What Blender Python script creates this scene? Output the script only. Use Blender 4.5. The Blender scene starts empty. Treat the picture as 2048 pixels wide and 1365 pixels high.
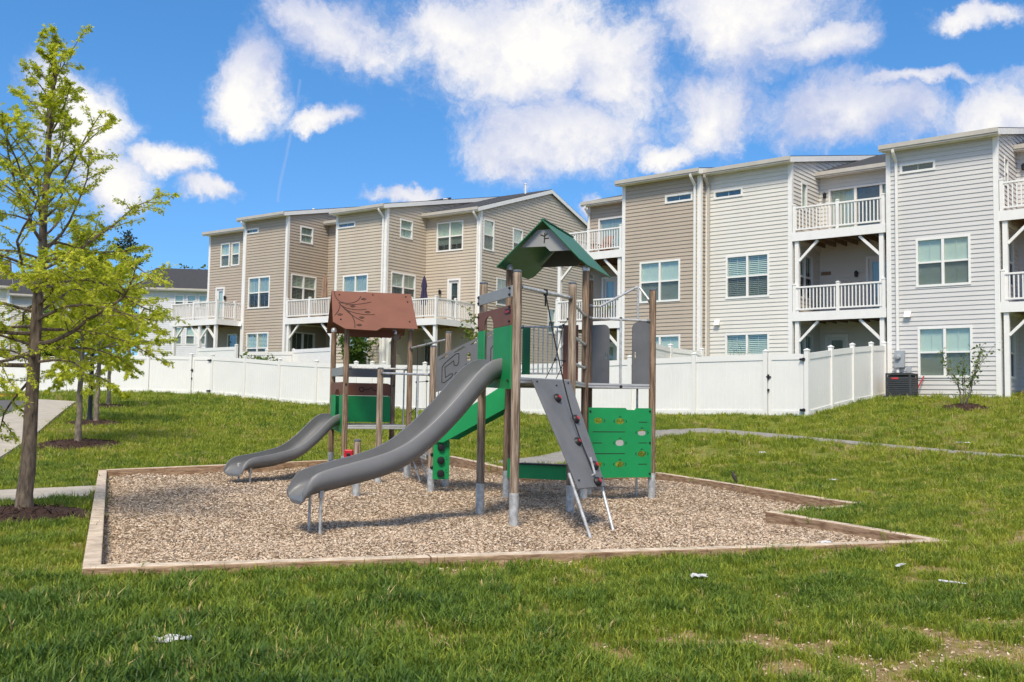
import bpy, bmesh, math, random
import numpy as np
from mathutils import Vector, Matrix
from mathutils.geometry import tessellate_polygon
random.seed(7)
R = math.radians
scene = bpy.context.scene
COL = scene.collection

# ------------------------------------------------------------------ camera
FPX, EYE = 1900.0, 1.6                       # focal length in pixels of a 2048 wide frame, eye height
TILT, ROLL = R(3.54), R(0.90)
cam_d = bpy.data.cameras.new('camera'); cam = bpy.data.objects.new('camera', cam_d); COL.objects.link(cam)
cam_d.sensor_width = 36.0; cam_d.lens = FPX / 2048 * 36; cam_d.clip_start = 0.1; cam_d.clip_end = 3000
cam.location = (0, 0, EYE)
CAM_M = Matrix.Rotation(R(90) + TILT, 4, 'X') @ Matrix.Rotation(ROLL, 4, 'Z')
cam.rotation_euler = CAM_M.to_euler()
scene.camera = cam
scene.cycles.adaptive_threshold = .02; scene.cycles.max_bounces = 5; scene.cycles.diffuse_bounces = 4; scene.cycles.glossy_bounces = 2; scene.cycles.transparent_max_bounces = 16; scene.cycles.caustics_reflective = False; scene.cycles.caustics_refractive = False

# ------------------------------------------------------------------ light
SUN_DIR = Vector((-0.10, -0.58, 0.80)).normalized()      # towards the sun
SUN_EL = math.asin(SUN_DIR.z); SUN_AZ = math.atan2(SUN_DIR.x, SUN_DIR.y)
sun_d = bpy.data.lights.new('sun', 'SUN'); sun_d.energy = 2.0; sun_d.angle = R(16); sun_d.color = (1.0, 0.89, 0.72)
sun = bpy.data.objects.new('sun', sun_d); COL.objects.link(sun)
sun.rotation_euler = SUN_DIR.to_track_quat('Z', 'Y').to_euler(); sun.location = (-20, -20, 40)
vs = scene.view_settings
vs.view_transform = 'Standard'; vs.look = 'None'; vs.exposure = 1.12; vs.gamma = 1.0; vs.use_curve_mapping = False

def ray(px, py):
    """direction of a point of the photograph, used to lay out the place at true distances"""
    v = Vector(((px - 1024) / FPX, (682.5 - py) / FPX, -1.0))
    return (CAM_M.to_3x3() @ v)

world = bpy.data.worlds.new('World'); scene.world = world; world.use_nodes = True
def build_world():
    nt = world.node_tree; N = nt.nodes; L = nt.links; N.clear()
    def nd(t, **k):
        n = N.new(t)
        for a, b in k.items(): setattr(n, a, b)
        return n
    def math_(op, a, b=None, clamp=False):
        n = nd('ShaderNodeMath', operation=op); n.use_clamp = clamp
        for i, v in enumerate((a, b)):
            if v is None: continue
            if isinstance(v, (int, float)): n.inputs[i].default_value = v
            else: L.new(v, n.inputs[i])
        return n.outputs[0]
    out = nd('ShaderNodeOutputWorld')
    sky = nd('ShaderNodeTexSky', sky_type='NISHITA'); sky.sun_disc = False
    sky.sun_elevation = SUN_EL; sky.sun_rotation = SUN_AZ
    sky.air_density = 1.0; sky.dust_density = 0.25; sky.ozone_density = 2.2
    hs = nd('ShaderNodeHueSaturation'); hs.inputs['Saturation'].default_value = 1.3; hs.inputs['Hue'].default_value = 0.5
    hs.inputs['Value'].default_value = .98
    L.new(sky.outputs[0], hs.inputs['Color'])
    stc = nd('ShaderNodeTexCoord'); lift = nd('ShaderNodeVectorMath', operation='MULTIPLY_ADD'); L.new(stc.outputs['Generated'], lift.inputs[0])
    lift.inputs[1].default_value = (1, 1, .85); lift.inputs[2].default_value = (0, 0, .15); L.new(lift.outputs[0], sky.inputs['Vector'])
    tc = nd('ShaderNodeTexCoord')
    d = tc.outputs['Generated']
    n1 = nd('ShaderNodeTexNoise'); n1.inputs['Scale'].default_value = 8.0; n1.inputs['Detail'].default_value = 6.0; n1.inputs['Roughness'].default_value = 0.63
    L.new(d, n1.inputs['Vector'])
    sub = nd('ShaderNodeVectorMath', operation='SUBTRACT'); L.new(n1.outputs['Color'], sub.inputs[0]); sub.inputs[1].default_value = (0.5, 0.5, 0.5)
    wp = nd('ShaderNodeVectorMath', operation='MULTIPLY_ADD'); L.new(sub.outputs[0], wp.inputs[0]); wp.inputs[1].default_value = (.10, .10, .10); L.new(d, wp.inputs[2])
    blobs = [(1060, 95, 235, 140), (1225, 125, 130, 130), (1130, 275, 190, 85), (1040, 310, 95, 60), (900, 60, 90, 60),
             (700, 80, 130, 75), (610, 50, 80, 45), (515, 165, 75, 105), (1500, 40, 170, 105), (1640, 95, 100, 45),
             (1430, 235, 90, 75), (1700, 235, 195, 62), (2010, 225, 120, 70), (1330, 300, 70, 28), (165, 235, 90, 110), (225, 360, 75, 65),
             (350, 300, 100, 34), (430, 365, 55, 30), (820, 393, 75, 18), (1165, 415, 35, 34), (640, 225, 60, 24), (1830, 165, 110, 18), (1960, 25, 80, 24)]
    cells = []
    for (x, y, rx, ry) in blobs:
        c = ray(x, y).normalized(); cells.append((c, rx / FPX * 1.0, ry / FPX * 1.0))
    rng = random.Random(3)
    for k in range(15):                                   # unseen cumulus all round the sky, enlarged to whiten and brighten the ambient light
        az = R(40) + R(280) * (k + rng.random()) / 15; el = rng.uniform(R(10), R(70))
        c = Vector((math.sin(az) * math.cos(el), math.cos(az) * math.cos(el), math.sin(el)))
        cells.append((c, rng.uniform(.3, .5), rng.uniform(.16, .28)))
    acc = None; soft = None
    for c, rx, ry in cells:
        m = nd('ShaderNodeVectorMath', operation='MULTIPLY_ADD'); L.new(wp.outputs[0], m.inputs[0]); m.inputs[1].default_value = (1 / rx, 1 / rx, 1 / ry); m.inputs[2].default_value = (-c.x / rx, -c.y / rx, -c.z / ry)
        l = nd('ShaderNodeVectorMath', operation='LENGTH'); L.new(m.outputs[0], l.inputs[0])
        if acc is None: acc = l.outputs['Value']
        else:
            acc = math_('SMOOTH_MIN', acc, l.outputs['Value']); acc.node.inputs[2].default_value = 0.12
    n2 = nd('ShaderNodeTexNoise'); n2.inputs['Scale'].default_value = 15.0; n2.inputs['Detail'].default_value = 9.0; n2.inputs['Roughness'].default_value = 0.68
    L.new(wp.outputs[0], n2.inputs['Vector'])
    e = math_('ADD', math_('SUBTRACT', 1.0, acc), math_('MULTIPLY', math_('SUBTRACT', n2.outputs['Fac'], 0.5), 1.7))
    mr = nd('ShaderNodeMapRange', interpolation_type='SMOOTHSTEP'); L.new(e, mr.inputs['Value'])
    mr.inputs['From Min'].default_value = -0.20; mr.inputs['From Max'].default_value = 0.52
    dens = mr.outputs[0]
    # vapour trail: a thin band on a great circle between two directions
    a, b = ray(604, 160).normalized(), ray(556, 405).normalized()
    nn = a.cross(b).normalized(); mid = (a + b).normalized(); half = math.cos(a.angle(b) / 2)
    wob = nd('ShaderNodeVectorMath', operation='ADD'); L.new(d, wob.inputs[0])
    sc2 = nd('ShaderNodeVectorMath', operation='SCALE'); L.new(sub.outputs[0], sc2.inputs[0]); sc2.inputs['Scale'].default_value = 0.012
    L.new(sc2.outputs[0], wob.inputs[1])
    dp = nd('ShaderNodeVectorMath', operation='DOT_PRODUCT'); L.new(wob.outputs[0], dp.inputs[0]); dp.inputs[1].default_value = nn
    band = nd('ShaderNodeMapRange', interpolation_type='SMOOTHSTEP'); L.new(math_('ABSOLUTE', dp.outputs['Value']), band.inputs['Value'])
    band.inputs['From Min'].default_value = 0.0003; band.inputs['From Max'].default_value = 0.0022; band.inputs['To Min'].default_value = 0.2; band.inputs['To Max'].default_value = 0.0
    dm = nd('ShaderNodeVectorMath', operation='DOT_PRODUCT'); L.new(d, dm.inputs[0]); dm.inputs[1].default_value = mid
    dens = math_('MAXIMUM', dens, math_('MULTIPLY', band.outputs[0], math_('GREATER_THAN', dm.outputs['Value'], half)))
    # cloud shading: bright cores, lavender undersides and thin edges
    sp = nd('ShaderNodeSeparateXYZ'); L.new(sub.outputs[0], sp.inputs[0])
    sh = math_('ADD', math_('MULTIPLY', e, 0.62), math_('ADD', math_('MULTIPLY', sp.outputs['Z'], 2.4), .05))
    ramp = nd('ShaderNodeValToRGB'); L.new(sh, ramp.inputs['Fac'])
    ramp.color_ramp.elements[0].position = 0.0; ramp.color_ramp.elements[0].color = (0.55, 0.61, 0.82, 1)
    ramp.color_ramp.elements[1].position = 0.74; ramp.color_ramp.elements[1].color = (1.0, 0.98, 0.955, 1)
    b1 = nd('ShaderNodeBackground'); L.new(hs.outputs[0], b1.inputs['Color']); b1.inputs['Strength'].default_value = 0.10
    b2 = nd('ShaderNodeBackground'); L.new(ramp.outputs[0], b2.inputs['Color']); b2.inputs['Strength'].default_value = 0.47
    mx = nd('ShaderNodeMixShader'); L.new(dens, mx.inputs[0]); L.new(b1.outputs[0], mx.inputs[1]); L.new(b2.outputs[0], mx.inputs[2])
    L.new(mx.outputs[0], out.inputs['Surface'])
build_world(); world.cycles.sampling_method = 'MANUAL'; world.cycles.sample_map_resolution = 512

# ------------------------------------------------------------------ terrain heights
def HZ(px, py, d):                              # height of a photographed point at depth d
    r = ray(px, py); return EYE + r.z / r.y * d
def AT(px, py, d):
    r = ray(px, py); t = d / r.y; return Vector((r.x * t, d, EYE + r.z * t))
def ATZ(px, py, z):
    r = ray(px, py); t = (z - EYE) / r.z; return Vector((r.x * t, r.y * t, z))
CTRL = [(-6, 3, .02), (0, 2, .02), (8, 3, .06), (-4, 7.6, .04), (0, 9, .05), (5, 10.2, .08), (8, 9, .12), (12, 8, .25), (-8, 9, .02), (-6.5, 12.1, .03),
        (-12, 12, -.02), (-5.5, 13, .05), (-8, 18.8, .08), (-11, 20.5, .12), (-5, 21.2, .12), (-1.4, 23, .2), (.4, 19.2, .12), (3, 19.8, .14), (5.6, 14.2, .13), (3.8, 13.2, .1),
        (-9.5, 23.5, .30), (-12.6, 25.1, .42), (-13, 29.3, .66), (-16, 36, 1.05), (-17.4, 38, 1.15), (-20, 39, 1.25), (-16, 29.6, .75), (-18, 34, 1.0),
        (-14.1, 44.8, 1.6), (-12, 43, 1.45), (-10.2, 42.3, 1.36), (-8.1, 40.2, 1.18), (-4, 37.5, 1.1), (.6, 34, 1.1), (4.7, 30.2, 1.2), (6.4, 28.7, 1.22), (8.4, 27, 1.25),
        (-26, 47, 1.45), (-40, 48, 1.5), (-40, 30, .8), (-25, 20, .2), (-6, 30, .55), (-3, 30, .55), (0, 26, .45), (3.9, 25.4, .85), (10.8, 20, .56), (7, 23, .75), (14, 15, .55), (18, 18, 1.0),
        (12.9, 32.4, 1.86), (15.6, 30.1, 1.88), (13, 27, 1.55), (20, 26, 1.75), (22, 20, 1.4), (16, 45, 2.1), (0, 44, 2.2), (-9, 48, 2.3), (-15, 52, 2.5), (-30, 60, 2.2), (-45, 70, 2.0), (0, 60, 2.5), (25, 40, 2.3), (40, 60, 2.5), (40, 20, 1.8), (30, 5, .6), (-30, 5, -.1), (0, -10, 0)]
_C = np.array(CTRL, float)
def _tps():
    n = len(_C); P = np.hstack([np.ones((n, 1)), _C[:, :2]])
    D = np.sqrt(((_C[:, None, :2] - _C[None, :, :2]) ** 2).sum(-1)) + 1e-9
    K = D * D * np.log(D) + np.eye(n) * 1.5
    A = np.zeros((n + 3, n + 3)); A[:n, :n] = K; A[:n, n:] = P; A[n:, :n] = P.T
    return np.linalg.solve(A, np.concatenate([_C[:, 2], np.zeros(3)]))
_W = _tps()
def TERR(x, y):
    x = np.asarray(x, float); y = np.asarray(y, float)
    xc = np.clip(x, -45, 45); yc = np.clip(y, -10, 72)
    D = np.sqrt((xc[..., None] - _C[:, 0]) ** 2 + (yc[..., None] - _C[:, 1]) ** 2) + 1e-9
    z = (D * D * np.log(D)) @ _W[:-3] + _W[-3] + _W[-2] * xc + _W[-1] * yc
    return np.clip(z, -0.3, 3.0)
def tz(x, y): return float(TERR(x, y))
def ATG(px, py):                                # where a photographed ground point lies on the terrain
    r = ray(px, py); lo, hi = 3.0, 70.0
    for d in np.linspace(3, 70, 400):
        if EYE + r.z / r.y * d < tz(r.x / r.y * d, d):
            hi = d; lo = d - 0.17; break
    for _ in range(20):
        m = (lo + hi) / 2
        if EYE + r.z / r.y * m < tz(r.x / r.y * m, m): hi = m
        else: lo = m
    return Vector((r.x / r.y * hi, hi, tz(r.x / r.y * hi, hi)))

# ------------------------------------------------------------------ materials
MATS = {}
def mat(name, col, rough=0.6, metal=0.0, var=0.12, vscale=3.0, stretch=(1, 1, 1), bump=0.0, bscale=40.0, spec=0.4, dark=None, detail=6.0, lim=(.3, .68)):
    """principled material: base colour broken up by noise, fine relief by bump"""
    m = bpy.data.materials.new(name); m.use_nodes = True; nt = m.node_tree; N = nt.nodes; L = nt.links
    p = N['Principled BSDF']; p.inputs['Roughness'].default_value = rough; p.inputs['Metallic'].default_value = metal
    p.inputs['Specular IOR Level'].default_value = spec
    tc = N.new('ShaderNodeTexCoord'); mp = N.new('ShaderNodeMapping'); mp.inputs['Scale'].default_value = stretch
    L.new(tc.outputs['Object'], mp.inputs['Vector'])
    n = N.new('ShaderNodeTexNoise'); n.inputs['Scale'].default_value = vscale; n.inputs['Detail'].default_value = detail; n.inputs['Roughness'].default_value = 0.6
    L.new(mp.outputs[0], n.inputs['Vector'])
    r = N.new('ShaderNodeValToRGB'); L.new(n.outputs['Fac'], r.inputs['Fac'])
    d = dark or tuple(c * (1 - 2 * var) for c in col)
    r.color_ramp.elements[0].position = lim[0]; r.color_ramp.elements[0].color = (*d, 1)
    r.color_ramp.elements[1].position = lim[1]; r.color_ramp.elements[1].color = (*(min(1, c * (1 + var * .5)) for c in col), 1)
    L.new(r.outputs[0], p.inputs['Base Color'])
    if bump:
        nb = N.new('ShaderNodeTexNoise'); nb.inputs['Scale'].default_value = bscale; nb.inputs['Detail'].default_value = 4
        L.new(mp.outputs[0], nb.inputs['Vector'])
        b = N.new('ShaderNodeBump'); b.inputs['Strength'].default_value = bump; b.inputs['Distance'].default_value = 0.02
        L.new(nb.outputs['Fac'], b.inputs['Height']); L.new(b.outputs[0], p.inputs['Normal'])
    MATS[name] = m; return m
M = MATS
mat('siding_beige', (.55, .475, .375), .62, var=.05, vscale=.7, stretch=(1, 1, .3))
mat('siding_tan', (.455, .385, .305), .62, var=.05, vscale=.7, stretch=(1, 1, .3))
mat('siding_cream', (.69, .67, .61), .62, var=.04, vscale=.7, stretch=(1, 1, .3))
mat('siding_grey', (.61, .60, .58), .6, var=.04, vscale=.7, stretch=(1, 1, .3))
mat('siding_white', (.66, .67, .70), .6, var=.04)
mat('white_trim', (.82, .81, .775), .5, var=.03)
mat('white_vinyl', (.82, .81, .775), .42, var=.03, vscale=.8)
mat('gutter', (.50, .47, .41), .45, var=.05)
mat('shingle', (.055, .055, .06), .9, var=.3, vscale=14, bump=.4, bscale=60)
mat('deck_wood', (.34, .22, .135), .8, var=.3, vscale=4, stretch=(6, 6, 1), dark=(.14, .09, .055))
mat('blind', (.74, .74, .67), .7, var=.03)
mat('curtain', (.50, .50, .46), .8, var=.15, vscale=6, stretch=(4, 4, .2))
mat('dark_room', (.075, .075, .068), .8, var=.4, vscale=2)  # dark colour stands in for the shade of an unlit interior
mat('black_metal', (.018, .018, .02), .4, var=.1)
mat('wood_post', (.30, .215, .15), .95, spec=.08, var=.3, vscale=5, stretch=(8, 8, .45), bump=.6, bscale=9, dark=(.125, .083, .055), lim=(.38, .64))
mat('wood_post_grey', (.38, .305, .235), .95, spec=.08, var=.3, vscale=5, stretch=(8, 8, .45), bump=.6, bscale=9, dark=(.16, .115, .08), lim=(.38, .64))
mat('steel', (.60, .61, .60), .45, metal=.45, var=.22, vscale=14, bump=.08)
mat('steel_dark', (.20, .215, .23), .45, metal=.6, var=.15, vscale=14)
mat('aluminium', (.62, .62, .61), .4, metal=.6, var=.08)
mat('panel_green', (.008, .28, .08), .45, var=.10, vscale=1.6, bump=.03, bscale=200)
mat('panel_dark_green', (.012, .125, .055), .42, var=.06)
mat('panel_brown', (.19, .075, .045), .5, var=.06, bump=.03, bscale=200)
mat('panel_grey', (.145, .15, .158), .52, var=.12, vscale=2.2, bump=.03, bscale=200)
mat('panel_light_grey', (.30, .31, .305), .5, var=.05)
mat('engraving', (.022, .018, .016), .8, var=.1)
mat('slide_grey', (.165, .168, .17), .42, var=.10, vscale=2, spec=.45)
mat('rubber', (.012, .012, .014), .5, var=.1)
mat('rope', (.02, .02, .022), .85, var=.2, vscale=60)
mat('red_plastic', (.48, .01, .02), .35, var=.05)
mat('concrete', (.43, .39, .33), .85, var=.1, vscale=2.5, bump=.15, bscale=90)
mat('asphalt', (.12, .118, .115), .9, var=.2, vscale=5, bump=.3, bscale=160)
mat('path_asphalt', (.27, .26, .24), .9, var=.12, vscale=5, bump=.3, bscale=160)
mat('kerb_yellow', (.62, .37, .03), .7, var=.12)
mat('mulch', (.075, .038, .025), .95, var=.45, vscale=40, bump=.9, bscale=60)
mat('bark', (.19, .145, .105), .95, var=.45, vscale=16, stretch=(1.3, 1.3, .35), bump=.9, bscale=26, dark=(.045, .034, .026))
mat('bark_young', (.26, .21, .16), .9, var=.35, vscale=14, stretch=(1, 1, .4), bump=.5, bscale=30)
mat('ac_grey', (.05, .057, .065), .5, var=.1)
mat('meter_grey', (.36, .40, .43), .5, var=.08)
mat('badge_red', (.55, .05, .06), .5, var=.05)
mat('umbrella_tan', (.36, .24, .17), .85, var=.15)
mat('umbrella_purple', (.055, .045, .10), .85, var=.2)
mat('door_white', (.72, .73, .72), .45, var=.03)
mat('paper', (.85, .86, .88), .7, var=.05, vscale=20)
mat('feather', (.085, .07, .06), .8, var=.3, vscale=40)
mat('terracotta', (.30, .12, .07), .8, var=.1)
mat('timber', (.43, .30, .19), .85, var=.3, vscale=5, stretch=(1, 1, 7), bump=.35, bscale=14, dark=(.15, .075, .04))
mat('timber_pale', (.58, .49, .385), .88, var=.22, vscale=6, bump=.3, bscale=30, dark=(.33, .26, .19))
mat('screen_dummy', (.03, .03, .03), .8)

def leaf_mat(name, col, col2, trans=.45):
    m = bpy.data.materials.new(name); m.use_nodes = True; nt = m.node_tree; N = nt.nodes; L = nt.links
    p = N['Principled BSDF']; p.inputs['Roughness'].default_value = .55; p.inputs['Specular IOR Level'].default_value = .25
    g = N.new('ShaderNodeNewGeometry'); r = N.new('ShaderNodeValToRGB')
    r.color_ramp.elements[0].color = (*col, 1); r.color_ramp.elements[1].color = (*col2, 1)
    L.new(g.outputs['Random Per Island'], r.inputs['Fac']); L.new(r.outputs[0], p.inputs['Base Color'])
    t = N.new('ShaderNodeBsdfTranslucent'); L.new(r.outputs[0], t.inputs['Color'])
    mx = N.new('ShaderNodeMixShader'); mx.inputs[0].default_value = trans
    L.new(p.outputs[0], mx.inputs[1]); L.new(t.outputs[0], mx.inputs[2]); L.new(mx.outputs[0], N['Material Output'].inputs['Surface'])
    MATS[name] = m
leaf_mat('leaf_oak', (.34, .42, .022), (.70, .72, .07), .5)
leaf_mat('leaf_green', (.06, .13, .02), (.16, .24, .04))
leaf_mat('leaf_pine', (.02, .035, .015), (.04, .06, .02), .2)
leaf_mat('leaf_palm', (.10, .15, .02), (.25, .30, .05))

def glass_mat():
    m = bpy.data.materials.new('glass'); m.use_nodes = True; nt = m.node_tree; N = nt.nodes; L = nt.links
    N.remove(N['Principled BSDF'])
    t = N.new('ShaderNodeBsdfTransparent'); t.inputs['Color'].default_value = (.90, .96, .93, 1)
    g = N.new('ShaderNodeBsdfGlossy'); g.inputs['Roughness'].default_value = .04; g.inputs['Color'].default_value = (.9, .95, .95, 1)
    f = N.new('ShaderNodeLayerWeight'); f.inputs['Blend'].default_value = .35
    ad = N.new('ShaderNodeMath'); ad.operation = 'MULTIPLY_ADD'; ad.inputs[1].default_value = .28; ad.inputs[2].default_value = .05; ad.use_clamp = True
    L.new(f.outputs['Facing'], ad.inputs[0])
    mx = N.new('ShaderNodeMixShader'); L.new(ad.outputs[0], mx.inputs[0]); L.new(t.outputs[0], mx.inputs[1]); L.new(g.outputs[0], mx.inputs[2])
    L.new(mx.outputs[0], N['Material Output'].inputs['Surface']); MATS['glass'] = m
    m = bpy.data.materials.new('insect_screen'); m.use_nodes = True; nt = m.node_tree; N = nt.nodes; L = nt.links
    p = N['Principled BSDF']; p.inputs['Base Color'].default_value = (.03, .03, .035, 1); p.inputs['Roughness'].default_value = .8
    t = N.new('ShaderNodeBsdfTransparent'); mx = N.new('ShaderNodeMixShader'); mx.inputs[0].default_value = .24
    L.new(t.outputs[0], mx.inputs[1]); L.new(p.outputs[0], mx.inputs[2]); L.new(mx.outputs[0], N['Material Output'].inputs['Surface'])
    MATS['insect_screen'] = m
glass_mat()

def chip_mats():
    # loose wood chips: each chip its own tone
    m = bpy.data.materials.new('chips'); m.use_nodes = True; nt = m.node_tree; N = nt.nodes; L = nt.links
    p = N['Principled BSDF']; p.inputs['Roughness'].default_value = .85; p.inputs['Specular IOR Level'].default_value = .2
    g = N.new('ShaderNodeNewGeometry'); r = N.new('ShaderNodeValToRGB'); r.color_ramp.interpolation = 'LINEAR'
    el = r.color_ramp.elements; el[0].color = (.26, .185, .125, 1); el[1].color = (.80, .68, .53, 1)
    for pos, c in ((.15, (.42, .315, .22)), (.45, (.54, .42, .305)), (.7, (.62, .495, .37)), (.85, (.58, .515, .44))):
        e = el.new(pos); e.color = (*c, 1)
    L.new(g.outputs['Random Per Island'], r.inputs['Fac']); L.new(r.outputs[0], p.inputs['Base Color']); MATS['chips'] = m
    m = bpy.data.materials.new('chip_bed'); m.use_nodes = True; nt = m.node_tree; N = nt.nodes; L = nt.links
    p = N['Principled BSDF']; p.inputs['Roughness'].default_value = .9; p.inputs['Specular IOR Level'].default_value = .2
    tc = N.new('ShaderNodeTexCoord'); v = N.new('ShaderNodeTexVoronoi'); v.inputs['Scale'].default_value = 34; v.inputs['Randomness'].default_value = 1
    mp = N.new('ShaderNodeMapping'); mp.inputs['Scale'].default_value = (1, 1.7, 1); L.new(tc.outputs['Object'], mp.inputs[0]); L.new(mp.outputs[0], v.inputs['Vector'])
    sp = N.new('ShaderNodeSeparateColor'); L.new(v.outputs['Color'], sp.inputs[0])
    r = N.new('ShaderNodeValToRGB'); el = r.color_ramp.elements; el[0].color = (.20, .14, .09, 1); el[1].color = (.72, .58, .42, 1)
    e = el.new(.5); e.color = (.36, .265, .18, 1)
    L.new(sp.outputs[0], r.inputs['Fac'])
    n = N.new('ShaderNodeTexNoise'); n.inputs['Scale'].default_value = .9; n.inputs['Detail'].default_value = 5; L.new(tc.outputs['Object'], n.inputs['Vector'])
    hs = N.new('ShaderNodeMixRGB'); hs.blend_type = 'MULTIPLY'; hs.inputs[0].default_value = .35
    L.new(r.outputs[0], hs.inputs[1]); L.new(n.outputs['Fac'], hs.inputs[2]); L.new(hs.outputs[0], p.inputs['Base Color'])
    b = N.new('ShaderNodeBump'); b.inputs['Strength'].default_value = .9; b.inputs['Distance'].default_value = .03
    L.new(v.outputs['Distance'], b.inputs['Height']); L.new(b.outputs[0], p.inputs['Normal']); MATS['chip_bed'] = m
    # lawn soil seen between the blades
    m = bpy.data.materials.new('lawn'); m.use_nodes = True; nt = m.node_tree; N = nt.nodes; L = nt.links
    p = N['Principled BSDF']; p.inputs['Roughness'].default_value = .95; p.inputs['Specular IOR Level'].default_value = .1
    tc = N.new('ShaderNodeTexCoord')
    n = N.new('ShaderNodeTexNoise'); n.inputs['Scale'].default_value = 3.2; n.inputs['Detail'].default_value = 12; n.inputs['Roughness'].default_value = .82
    L.new(tc.outputs['Object'], n.inputs['Vector'])
    r = N.new('ShaderNodeValToRGB'); el = r.color_ramp.elements
    el[0].position = .30; el[0].color = (.10, .13, .03, 1); el[1].position = .70; el[1].color = (.42, .27, .17, 1)
    e = el.new(.45); e.color = (.22, .18, .075, 1); e = el.new(.58); e.color = (.36, .25, .15, 1)
    r2 = N.new('ShaderNodeValToRGB'); r2.color_ramp.elements[0].color = (.09, .13, .022, 1); r2.color_ramp.elements[1].color = (.22, .24, .045, 1)
    r2.color_ramp.elements[0].position = .35; r2.color_ramp.elements[1].position = .65
    L.new(n.outputs['Fac'], r.inputs['Fac']); L.new(n.outputs['Fac'], r2.inputs['Fac'])
    sx = N.new('ShaderNodeSeparateXYZ'); L.new(tc.outputs['Object'], sx.inputs[0])
    fr_ = N.new('ShaderNodeMapRange'); L.new(sx.outputs['Y'], fr_.inputs['Value']); fr_.inputs['From Min'].default_value = 9; fr_.inputs['From Max'].default_value = 24
    mx = N.new('ShaderNodeMixRGB'); L.new(fr_.outputs[0], mx.inputs[0]); L.new(r.outputs[0], mx.inputs[1]); L.new(r2.outputs[0], mx.inputs[2]); L.new(mx.outputs[0], p.inputs['Base Color'])
    n2 = N.new('ShaderNodeTexNoise'); n2.inputs['Scale'].default_value = 60; n2.inputs['Detail'].default_value = 4; L.new(tc.outputs['Object'], n2.inputs['Vector'])
    b = N.new('ShaderNodeBump'); b.inputs['Strength'].default_value = .8; b.inputs['Distance'].default_value = .03
    L.new(n2.outputs['Fac'], b.inputs['Height']); L.new(b.outputs[0], p.inputs['Normal']); MATS['lawn'] = m
    # grass blades
    m = bpy.data.materials.new('grass'); m.use_nodes = True; nt = m.node_tree; N = nt.nodes; L = nt.links
    p = N['Principled BSDF']; p.inputs['Roughness'].default_value = .5; p.inputs['Specular IOR Level'].default_value = .3
    a = N.new('ShaderNodeAttribute'); a.attribute_type = 'INSTANCER'; a.attribute_name = 'tint'
    r = N.new('ShaderNodeValToRGB'); el = r.color_ramp.elements
    el[0].color = (.045, .10, .02, 1); el[1].color = (.55, .43, .21, 1)
    for pos, c in ((.3, (.115, .195, .026)), (.55, (.225, .29, .03)), (.8, (.37, .395, .045)), (.9, (.42, .36, .11))):
        e = el.new(pos); e.color = (*c, 1)
    L.new(a.outputs['Fac'], r.inputs['Fac']); L.new(r.outputs[0], p.inputs['Base Color'])
    t = N.new('ShaderNodeBsdfTranslucent'); L.new(r.outputs[0], t.inputs['Color'])
    mx = N.new('ShaderNodeMixShader'); mx.inputs[0].default_value = .3
    L.new(p.outputs[0], mx.inputs[1]); L.new(t.outputs[0], mx.inputs[2]); L.new(mx.outputs[0], N['Material Output'].inputs['Surface']); MATS['grass'] = m
chip_mats()

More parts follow.
